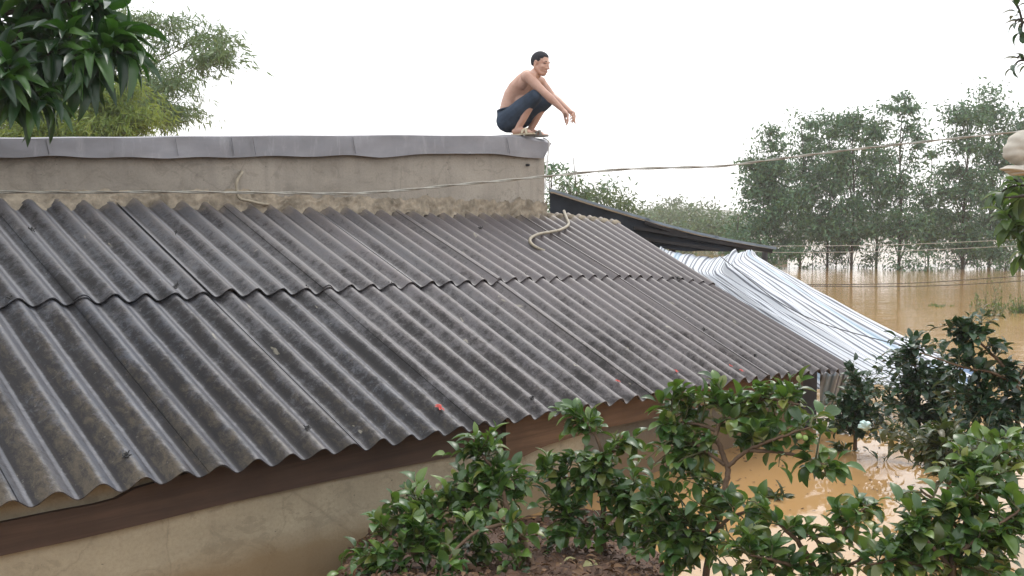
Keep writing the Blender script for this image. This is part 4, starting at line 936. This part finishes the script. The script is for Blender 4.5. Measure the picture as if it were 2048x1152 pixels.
rosette_tree("mango_tree", "dark mango branches with long drooping leaves hanging in from the upper left", "tree", P(-900, 900, 4.0),
             [tr, [P(-250, 40, 4.6), P(-80, 140, 4.6), (20, 180, 4.6)], [P(-100, 60, 4.7), (40, 20, 4.8), (150, 0, 4.9)], [P(-420, 60, 4.5), P(-250, -150, 4.7), P(-60, -120, 4.8), (120, -80, 4.9)], [P(-500, 120, 4.4), P(-350, 200, 4.4), P(-200, 200, 4.5)]],
             tips, 'mango', 62, .215, .054, 12, .45)
# leafy tree at the right edge with the sack in front, and the branch high on the right
rosette_tree("broadleaf_tree", "broad-leaved tree at the right edge below the white sack", "tree", P(2250, 900, 6.2),
             [[P(2260, 1000, 6.2), P(2230, 600, 6.2), P(2160, 440, 6.2), P(2090, 380, 6.2), (2040, 370, 6.2)], [P(2200, 520, 6.2), (2100, 470, 6.1), (2030, 450, 6.1)], [P(2180, 480, 6.2), (2080, 400, 6.0), (2010, 395, 6.0)]],
             [(2020, 360, 6.2, .9), (1990, 395, 6.2, .9), (2035, 400, 6.1, 1.1), (2008, 425, 6.1, 1.1), (2040, 445, 6.1, 1.1), (2015, 460, 6.1, 1.0), (2050, 480, 6.1, 1.1), (2030, 385, 6.3, 1.1), (2060, 420, 6.3, 1.2), (2040, 520, 6.2, .8), (2075, 370, 6.2, 1.1), (2100, 450, 6.2, 1.2),
              (2090, 520, 6.2, 1.1), (2130, 400, 6.2, 1.2), (2140, 480, 6.2, 1.2), (2160, 360, 6.3, 1.1)], 'broad', 63, .13, .06, 9, .75, None, 'oval')
rosette_tree("overhanging_branch", "dark leafy branch dipping in at the upper right corner", "branch", P(2300, -100, 5.5),
             [[P(2400, -120, 5.5), P(2250, -40, 5.5), P(2120, 20, 5.5), (2045, 45, 5.5)], [P(2250, -40, 5.5), (2130, 90, 5.5), (2050, 120, 5.5)]],
             [(2030, 5, 5.5, .9), (2030, 45, 5.5, .9), (2040, 75, 5.5, .6), (2035, 115, 5.5, .9), (2022, 140, 5.5, .6), (2070, 20, 5.5, 1), (2080, 100, 5.5, 1), (2060, -30, 5.5, 1), (2120, 40, 5.5, 1), (2130, 110, 5.5, 1), (2110, -30, 5.5, 1)], 'citrusdark', 64, .085, .034, 7, .3, None, 'oval')
# weeds standing in the water at right
for i, (px, py, d, h, w_, lab) in enumerate([(1985, 632, 15, 95, 48, "tall bright green weed clump in the flood at right"), (2035, 625, 15.3, 40, 30, "low bright green weed clump at the right edge of the flood"), (1870, 612, 18, 16, 26, "thin floating weed left of the green clumps")]):
    r = np.random.default_rng(200 + i); b = PZ(px, py, 0); root = empty("water_weed", b, lab, "weed", "weeds in the flood"); lb, gb = MB(), MB(); H = h / F * b[1]; Wd = w_ / F * b[1]
    for k in range(42 if i < 2 else 14):
        a = r.uniform(0, 2 * pi); q = r.uniform(0, 1); b2 = b + np.array([cos(a) * Wd * q, sin(a) * Wd * q, -.05]); hh = H * r.uniform(.2, .5 if q > .3 else 1.0)
        t = b2 + np.array([r.normal(0, .08), r.normal(0, .08), hh]); pts = smooth_line([b2, (b2 + t) / 2 + r.normal(0, .03, 3), t], 4); tube(gb, pts, .004, 4); twig_leaves(lb, r, pts, 12, .07, .03, 'fine', .9, .4, .1)
    gb.build("stem", M['twig'], root); lb.build("foliage", M['broad'], root)

# floating scraps on the water beside the house
mb = MB(); r = np.random.default_rng(93); n = 420
q = np.array([PZ(r.uniform(1330, 2040), r.uniform(860, 1150) if k % 2 else 860 + 60 * abs(r.normal()), 0) for k in range(n)]); q[:, 2] = .004 + r.uniform(0, .003, n)
d = unit(r, n); d[:, 2] = 0; Lq = r.uniform(.012, .05, n); leaves(mb, q, d, np.tile(ZU, (n, 1)) + r.normal(0, .1, (n, 3)), Lq, Lq * .4, 'fine'); kind(mb.build("floating_debris", M['dryleaf']), "stuff")
# ------------------------------------------------------------------ cables
rope("power_cable", [P(-120, 382, 5.2), P(0, 384, 5.3), P(150, 385, 5.4), P(330, 384, 5.5), P(560, 386, 5.7), P(700, 387, 5.8), P(800, 381, 5.9), P(900, 371, 6.0), P(1000, 362, 6.1), P(1090, 353, 6.2), P(1180, 344, 6.3), P(1260, 338, 6.4), P(1360, 335, 6.5), P(1445, 332, 6.6), P(1540, 320, 6.7), P(1680, 302, 6.8), P(1850, 283, 6.9), P(2048, 262, 7.0), P(2200, 245, 7.1)],
     .0048, M['cable'], "grey twisted twin cable strung across the whole view", "cable", 14, 6, "cables", 13)
for i, (pts, lab, rr) in enumerate([([(1500, 492, 14), (1570, 492, 14), (1800, 489, 14.4), (2100, 476, 15)], "upper thin wire against the flooded tree trunks", .0045), ([(1490, 503, 14), (1620, 505, 14), (1850, 500, 14.4), (2100, 488, 15)], "lower thin wire against the flooded tree trunks", .0045),
                                    ([(1560, 562, 11.5), (1620, 569, 11.5), (1800, 567, 11.8), (1930, 560, 12), (2120, 546, 12.3)], "upper black wire over the open brown water", .0045), ([(1560, 568, 11.4), (1620, 572, 11.4), (1800, 573, 11.7), (1950, 568, 12), (2120, 556, 12.3)], "lower black wire over the open brown water", .0045),
                                    ([(1440, 512, 10.0), (1500, 560, 9.6), (1560, 605, 9.2), (1640, 645, 8.9), (1760, 680, 8.2), (1840, 698, 7.6), (1930, 716, 7.2), (2080, 735, 7.0)], "thin black wire sagging over the striped tarpaulin", .0045)]):
    rope("wire", [P(*q) for q in pts], rr, M['blackwire'] if i > 1 else M['cable'], lab, "wire", 8, 5, "thin wires")

# ------------------------------------------------------------------ small things
mb = MB(); r = np.random.default_rng(70); th = np.linspace(0, pi, 41); ph = np.linspace(0, 2 * pi, 81)
def lump(c, a, seed, squash=(1, 1, 1), rough=.12):
    V = []
    for t in th:
        for p in ph:
            d = np.array([sin(t) * cos(p), sin(t) * sin(p), cos(t)]); aa = math.atan2(d[2] + .2, d[0] - .1); q = math.hypot(d[2] + .2, d[0] - .1); k = 1 + rough * (.55 * sin(5 * aa + 3 * q + seed) * min(1, q * 1.6) + .25 * sin(11 * aa - 4 * q) * q + .3 * sin(3.1 * d[0] + seed) - (.6 if False else 0) * (sin(5 * d[0] + seed) * cos(4 * d[2] + seed) + 1.0 * abs(sin(5 * d[2] + 4 * d[0] + seed)) + .7 * abs(sin(9 * d[0] - 7 * d[2] + 2 * seed)) - .8 + .25 * abs(sin(19 * d[0] + 11 * d[2]))))
            V.append(c + d * np.array(squash) * a * k)
    return V
root = empty("sack", P(2040, 310, 5.6), "crumpled dirty white sack hanging at the right edge over green leaves", "sack")
mb = MB(); mb.add(lump(P(2046, 299, 5.6), .112, 1, (1, .8, .92), .1), grid_faces(41, 81)); mb.build("sack_body", M['sack'], root)
mb = MB(); mb.add(lump(P(2052, 340, 5.55), .1, 4, (1.3, .7, .32), .2), grid_faces(41, 81)); mb.build("sack_neck", M['sack'], root)
mb = MB(); tube(mb, smooth_line([P(2050, 335, 5.6), P(2075, 345, 5.7), P(2140, 380, 5.9), P(2200, 420, 6.1)], 5), .03, 7); mb.build("tied_rope", M['sack'], root)
mb = MB(); mb.add(lump(P(1729, 851, 7.1), .045, 7, (1.1, .8, .8), .22), grid_faces(41, 81)); tag(mb.build("plastic_bag", M['bag']), "pale cyan plastic bag caught among the drowned sprigs", "plastic bag")
mb = MB(); b = PZ(1561, 541, -.3); box(mb, b, [.32, 0, 0], [0, .4, 0], [0, 0, .62]); box(mb, b + np.array([-.45, .1, 0]), [.44, 0, 0], [0, .3, 0], [0, 0, .5]); box(mb, b + np.array([-.03, -.03, .62]), [.38, 0, 0], [0, .46, 0], [0, 0, .05])
tag(mb.build("concrete_block", M['concretepost'], smooth=False), "small pale concrete block standing in the flood past the tarpaulin", "concrete block")
for i, (px, py, lab) in enumerate([(880, 817, "largest red fallen flower, alone low on the roof's middle"), (1352, 743, "red fallen flower near the eave above the tall citrus"), (1235, 763, "small dark red fallen flower left of the pale lichen mark"), (1460, 732, "red fallen flower nearest the roof's right corner"), (1483, 742, "tiny red petal beside the pale patch by the right corner")]):
    mb = MB(); o = RP(px, py, .004); q = np.random.default_rng(300 + i); sc = 1.3 if i == 0 else .8; m = 6
    D = [nrm(RU * cos(a) + RV * sin(a) + RN * .35) for a in q.uniform(0, 2 * pi, m)]; leaves(mb, [o] * m, D, [RN] * m, np.full(m, .028 * sc), np.full(m, .014 * sc), 'oval'); tube(mb, [o, o + RN * .006 + RU * .012], .003, 5)
    tag(mb.build("fallen_flower", M['petal']), lab, "flower", "red flowers fallen on the roof")

# ------------------------------------------------------------------ moist air over the flood
mb = MB(); box(mb, [-720, -120, -2.9], [1440, 0, 0], [0, 1000, 0], [0, 0, 45.0])
hm = bpy.data.materials.new("moist_air"); hm.use_nodes = True; hn = hm.node_tree; hn.nodes.clear(); ho = hn.nodes.new("ShaderNodeOutputMaterial"); hv = hn.nodes.new("ShaderNodeVolumePrincipled")
hv.inputs["Color"].default_value = (1, 1, 1, 1); hv.inputs["Density"].default_value = .0012; hv.inputs["Anisotropy"].default_value = .2
hn.links.new(hv.outputs[0], ho.inputs["Volume"]); kind(mb.build("haze", hm, smooth=False), "stuff")
# ------------------------------------------------------------------ the man squatting on the corner of the flat roof
foot0 = WPl(1046, 273.5, -.12); DM = float(np.dot(foot0 - CAM, FWD)); MM = DM / F / 5.007; TH = rad(25)
ORG = np.array([P(1046, 273.5, DM)[0], foot0[1], foot0[2]])        # under the feet; crop coordinate (430, 1012)
FV = np.array([cos(TH), -sin(TH), 0]); LV = np.array([sin(TH), cos(TH), 0])
def J(cx, cy, l):
    X = (cx - 430) * MM; f = (X - l * sin(TH)) / cos(TH); return FV * f + LV * l + ZU * (1012 - cy) * MM
def cone(mb, a, b, ra, rb, n=14):
    """rounded tapered limb"""
    a, b = np.asarray(a, float), np.asarray(b, float); t = nrm(b - a); s = nrm(np.cross(t, ZU if abs(t[2]) < .9 else RIGHT)); u = np.cross(s, t); pts = []
    for k in range(5): q = pi / 2 * k / 4; pts.append((a - t * ra * cos(q), ra * sin(q)))
    pts.append(((a + b) / 2, (ra + rb) / 2))
    for k in range(5): q = pi / 2 * k / 4; pts.append((b + t * rb * sin(q), rb * cos(q)))
    V = [c + (s * cos(2 * pi * k / n) + u * sin(2 * pi * k / n)) * max(r_, 1e-4) for c, r_ in pts for k in range(n)]; f = []
    for i in range(len(pts) - 1):
        for k in range(n): f.append((i * n + k, i * n + (k + 1) % n, (i + 1) * n + (k + 1) % n, (i + 1) * n + k))
    f.append(tuple(range(n - 1, -1, -1))); f.append(tuple((len(pts) - 1) * n + k for k in range(n))); mb.add(V, f)
def ell(mb, c, rx, ry, rz, ax=None, ay=None, az=None, n=16):
    ax = FV if ax is None else ax; az = ZU if az is None else az; ay = LV if ay is None else ay; V = []
    for i in range(n + 1):
        for k in range(2 * n): a, b = pi * i / n, pi * k / n; V.append(c + ax * rx * sin(a) * cos(b) + ay * ry * sin(a) * sin(b) + az * rz * cos(a))
    f = [(i * 2 * n + k, (i + 1) * 2 * n + k, (i + 1) * 2 * n + (k + 1) % (2 * n), i * 2 * n + (k + 1) % (2 * n)) for i in range(n) for k in range(2 * n)]; mb.add(V, f)
def fuse(mb, name, mat, parent, vox=.005, sm=4, fac=.6):
    """join overlapping volumes into one continuous skin"""
    o = mb.build(name + "_volume", mat, None); m1 = o.modifiers.new("r", 'REMESH'); m1.mode = 'VOXEL'; m1.voxel_size = vox; m1.use_smooth_shade = True
    m2 = o.modifiers.new("s", 'SMOOTH'); m2.factor = fac; m2.iterations = sm
    bpy.context.view_layer.update(); dg = bpy.context.evaluated_depsgraph_get(); me = bpy.data.meshes.new_from_object(o.evaluated_get(dg))
    old = o.data; bpy.data.objects.remove(o); bpy.data.meshes.remove(old)
    me.name = name; me.materials.clear(); me.materials.append(mat); me.polygons.foreach_set("use_smooth", [True] * len(me.polygons))
    q = link(name, me); q.location = ORG
    if parent is not None: q.parent = parent; bpy.context.view_layer.update(); q.matrix_parent_inverse = parent.matrix_world.inverted()
    return q
B = MB()
pel = J(300, 825, 0)
# torso: a curved back leaning over the knees
cone(B, J(285, 855, -.055), J(330, 850, .055), .1, .1)
tor = [(292, 815, .108, .118), (296, 745, .1, .125), (318, 660, .1, .13), (352, 585, .108, .142), (395, 520, .105, .15), (440, 465, .085, .14), (478, 428, .06, .11)]
for cx, cy, rf, rl in tor:
    c = J(cx, cy, 0); ell(B, c, rf, rl, .075, n=12)
for (a, b) in zip(tor[:-1], tor[1:]):
    for k in (.33, .66):
        q = [a[i] + (b[i] - a[i]) * k for i in range(4)]; ell(B, J(q[0], q[1], 0), q[2], q[3], .075, n=12)
ell(B, J(395, 655, 0), .07, .1, .1, n=12)
# shoulder girdle, neck
cone(B, J(458, 440, -.135), J(610, 455, .14), .058, .052)
cone(B, J(425, 500, -.085), J(468, 455, -.13), .062, .05); cone(B, J(500, 520, .1), J(600, 470, .135), .055, .05)
cone(B, J(505, 440, -.01), J(565, 385, 0), .062, .054); cone(B, J(520, 440, -.05), J(558, 395, -.01), .04, .045); cone(B, J(540, 445, .05), J(570, 395, .01), .04, .045)
# arms
for l0, sh, el, wr in ((-1, (470, 445, -.165), (640, 620, -.165), (812, 778, -.09)), (1, (615, 468, .165), (730, 612, .16), (898, 785, .055))):
    s, e, w_ = J(*sh), J(*el), J(*wr)
    cone(B, s, s + (e - s) * .55, .052, .045); cone(B, s + (e - s) * .4, e, .045, .037)
    cone(B, e, e + (w_ - e) * .35, .038, .04); cone(B, e + (w_ - e) * .3, w_, .04, .024)
# legs
hips = {-1: J(272, 855, -.085), 1: J(345, 850, .085)}; knees = {-1: J(545, 645, -.15), 1: J(660, 655, .12)}; ank = {-1: J(375, 948, -.125), 1: J(498, 945, .105)}
for s in (-1, 1):
    h, k, a = hips[s], knees[s], ank[s]
    cone(B, h, h + (k - h) * .5, .09, .075); cone(B, h + (k - h) * .5, k, .075, .055); cone(B, k, k + (a - k) * .15, .055, .052)
    cf = k + (a - k) * .3 - FV * .018; cone(B, k + (a - k) * .08, cf, .05, .055); cone(B, cf, k + (a - k) * .68, .055, .037); cone(B, k + (a - k) * .6, a, .038, .032)
    # foot: heel, arch, ball, five toes, turned a little outwards
    ft = nrm(FV + LV * s * .12); sd_ = nrm(np.cross(ZU, ft)); g = np.array([a[0], a[1], 0]) 
    cone(B, g - ft * .035 + ZU * .042, g + ft * .03 + ZU * .05, .03, .03); cone(B, a, g + ft * .015 + ZU * .05, .032, .034)
    cone(B, g + ft * .03 + ZU * .05, g + ft * .12 + ZU * .034, .034, .026); cone(B, g + ft * .13 - sd_ * .024 + ZU * .032, g + ft * .13 + sd_ * .026 + ZU * .03, .019, .017)
    for t in range(5):
        o = (-.03 + .0145 * t) * -s * -1; ln = (.052, .046, .041, .035, .028)[t] if True else 0
        b0 = g + ft * (.135 - .004 * t) + sd_ * (-s) * (-(.028 - .0145 * t)) + ZU * .03; b1 = b0 + ft * ln - ZU * .008; cone(B, b0, b1, .0105 if t == 0 else .008, .0095 if t == 0 else .007, 8)
# hands
def hand(wr, knu, side, curl, spread_, thumb):
    w_ = J(*wr); k = J(*knu); d = nrm(k - w_); n_ = nrm(np.cross(d, side)); n_ = -n_ if n_[2] < 0 else n_; s = nrm(np.cross(n_, d)); pl = np.linalg.norm(k - w_)
    cone(B, w_, w_ + d * .03, .024, .027)
    for q in range(4):
        o = s * (.027 - .018 * q); cone(B, w_ + d * .02 + o * .6, w_ + d * pl * (1 - .03 * abs(q - 1)) + o, .0145, .0125, 8)
    for q in range(4):
        o = s * (.029 - .0193 * q); p = w_ + d * pl * (1 - .03 * abs(q - 1)) + o; a = curl[0]; ln = (.04, .045, .042, .033)[q]; v = nrm(d + s * spread_ * (1.5 - q) * .1)
        for j, (seg, rr) in enumerate(((ln, .0088), (ln * .62, .0082), (ln * .5, .0074))):
            c_ = curl[j] * (1 + .12 * q); v = nrm(v * cos(c_) - n_ * sin(c_)); p2 = p + v * seg; cone(B, p, p2, rr + .0007, rr, 8); p = p2
    p = w_ + d * .022 + s * .024; v = nrm(d * .75 + s * thumb - n_ * .35)
    for seg, rr in ((.04, .013), (.03, .0105), (.025, .0092)): p2 = p + v * seg; cone(B, p, p2, rr + .001, rr, 8); p = p2; v = nrm(v + d * .25 - n_ * .15)
hand((815, 782, -.09), (862, 838, -.08), nrm(FV * .3 + ZU * .4 - LV * .8), (.55, .5, .4), 1.0, .5)
hand((896, 785, .055), (932, 815, .035), nrm(FV * .2 + ZU * .5 - LV * .7), (.75, 1.1, .8), .8, .5)
# head, turned a little to the camera and looking down
HT = rad(36); hf = np.array([cos(HT), -sin(HT), 0]); hl = np.array([sin(HT), cos(HT), 0]); tl = rad(14)
hF = nrm(hf * cos(tl) - ZU * sin(tl)); hU = nrm(ZU * cos(tl) + hf * sin(tl)); hL = hl
HC = J(604, 296, 0)
def h(f, l, u): return HC + 1.05 * (hF * f + hL * l + hU * u)
ell(B, h(-.012, 0, .018), .094, .074, .088, hF, hL, hU); ell(B, h(.022, 0, -.03), .066, .062, .088, hF, hL, hU); ell(B, h(.046, 0, -.088), .036, .038, .032, hF, hL, hU, 10)
for s in (-1, 1):
    cone(B, h(-.005, .058 * s, -.05), h(.045, .028 * s, -.095), .024, .02, 10); ell(B, h(.054, .036 * s, -.03), .022, .02, .022, hF, hL, hU, 10)       # jaw, cheekbone
    cone(B, h(.078, .012 * s, .018), h(.066, .05 * s, .014), .008, .007, 8)                                                                           # brow ridge
    for k in range(8):                                                                                                                                # ear
        a = 2 * pi * k / 8; a2 = 2 * pi * (k + 1) / 8; cone(B, h(-.008 + .014 * cos(a), .076 * s, -.012 + .026 * sin(a)), h(-.008 + .014 * cos(a2), .078 * s, -.012 + .026 * sin(a2)), .0055, .0055, 6)
    ell(B, h(-.006, .07 * s, -.014), .013, .007, .022, hF, hL, hU, 8)
cone(B, h(.083, 0, .006), h(.102, 0, -.036), .0085, .0125, 10)
for s in (-1, 1): ell(B, h(.093, .013 * s, -.04), .011, .009, .008, hF, hL, hU, 8)
ell(B, h(.08, 0, -.066), .014, .024, .009, hF, hL, hU, 10); ell(B, h(.077, 0, -.078), .013, .02, .009, hF, hL, hU, 10)
person = fuse(B, "person", M['skin'], None, .0048, 5, .5)
tag(person, "bare-chested man in dark shorts and sandals squatting on the roof corner, arms resting on knees", "person")
bpy.context.view_layer.update()
# hair: a close-cropped cap
H_ = MB(); V = []
for i in range(25):
    for k in range(48):
        a, b = pi * i / 24, 2 * pi * k / 48; d = np.array([sin(a) * cos(b), sin(a) * sin(b), cos(a)])      # local f, l, u
        lim = float(np.interp(d[0], [-.9, -.6, -.3, -.05, .15, .4, .65, .85], [-.7, -.68, -.55, -.22, -.12, .14, .5, .6]))
        out_ = 1.04 if d[2] > lim else .93
        V.append(h(-.012 + d[0] * .094 * out_, d[1] * .074 * out_, .018 + d[2] * .088 * out_))
H_.add(V, [(i * 48 + k, (i + 1) * 48 + k, (i + 1) * 48 + (k + 1) % 48, i * 48 + (k + 1) % 48) for i in range(24) for k in range(48)])
def place(o):
    o.location = ORG; o.parent = person; bpy.context.view_layer.update(); o.matrix_parent_inverse = person.matrix_world.inverted(); return o
fuse(H_, "hair", M['hair'], person, .004, 3)
for s in (-1, 1):
    E_ = MB(); tube(E_, smooth_line([h(.079, .012 * s, .019), h(.079, .03 * s, .023), h(.063, .052 * s, .017)], 4), [.0035, .0032, .0015], 6); place(E_.build("eyebrow", M['hair']))
    E_ = MB(); tube(E_, smooth_line([h(.0745, .016 * s, -.002), h(.0735, .03 * s, .001), h(.062, .046 * s, -.004)], 4), [.002, .0036, .0016], 6); place(E_.build("eye", M['eye']))
E_ = MB(); tube(E_, smooth_line([h(.08, -.019, -.073), h(.0895, 0, -.0715), h(.08, .019, -.073)], 5), [.002, .0038, .002], 6); place(E_.build("lips", M['lip']))
# shorts
S = MB()
cone(S, J(280, 852, -.06), J(335, 848, .06), .122, .118); ell(S, J(292, 790, 0), .123, .14, .07, n=12); ell(S, J(286, 765, 0), .118, .138, .04, n=12)
for s in (-1, 1):
    h0, k0 = hips[s], knees[s]; e_ = h0 + (k0 - h0) * .985; cone(S, h0, h0 + (k0 - h0) * .55, .108, .093); cone(S, h0 + (k0 - h0) * .5, e_, .098, .076)
    cone(S, h0 - ZU * .01, h0 + (k0 - h0) * .45 - ZU * .07, .1, .06); cone(S, h0 + (k0 - h0) * .7 - ZU * .02, e_ - ZU * .045 - FV * .025, .07, .058)
sh = fuse(S, "shorts", M['shorts'], person, .006, 4)
W_ = MB(); pts = [J(300, 735, 0) + FV * .122 * cos(a) + LV * .14 * sin(a) + ZU * (.018 * cos(a) - .005) for a in np.linspace(0, 2 * pi, 33)]
tube(W_, pts, .011, 6); place(W_.build("waistband", M['shorts']))
# sandals
for s in (-1, 1):
    a = ank[s]; ft = nrm(FV + LV * s * .12); sd_ = nrm(np.cross(ZU, ft)); g = np.array([a[0], a[1], 0]); Z_ = MB(); T = np.zeros((22, 7, 3))
    for i in range(22):
        f = i / 21; wd = .043 * (1 - .22 * sin(pi * min(f / .75, 1)) * (f < .75)) * math.sqrt(max(1 - abs(2 * f - 1) ** 7, 0.03))
        for j in range(7): T[i, j] = g + ft * (-.075 + .275 * f) + sd_ * wd * (j / 3 - 1) * 1.1 + ZU * (.014 + .006 * f * f)
    solid_grid(Z_, T, .014, ZU); sole = place(Z_.build("sandal", M['sandal'] if s < 0 else M['sandalgrey'], smooth=False))
    for q, (f0, f1) in enumerate(((.075, .13), (.13, .08))):
        K = MB(); T = np.zeros((12, 3, 3))
        for i in range(12):
            b = pi * i / 11; ff = f0 + (f1 - f0) * i / 11
            for j in range(3): T[i, j] = g + ft * (ff + .014 * (j - 1)) - sd_ * .046 * cos(b) + ZU * (.018 + (.052 + .012 * q) * sin(b) ** .8 * (1.0 if ff < .1 else .82))
        solid_grid(K, T, .004, ZU); k_ = K.build("strap", M['sandal'] if s < 0 else M['sandalgrey']); k_.location = ORG; k_.parent = sole; bpy.context.view_layer.update(); k_.matrix_parent_inverse = sole.matrix_world.inverted()
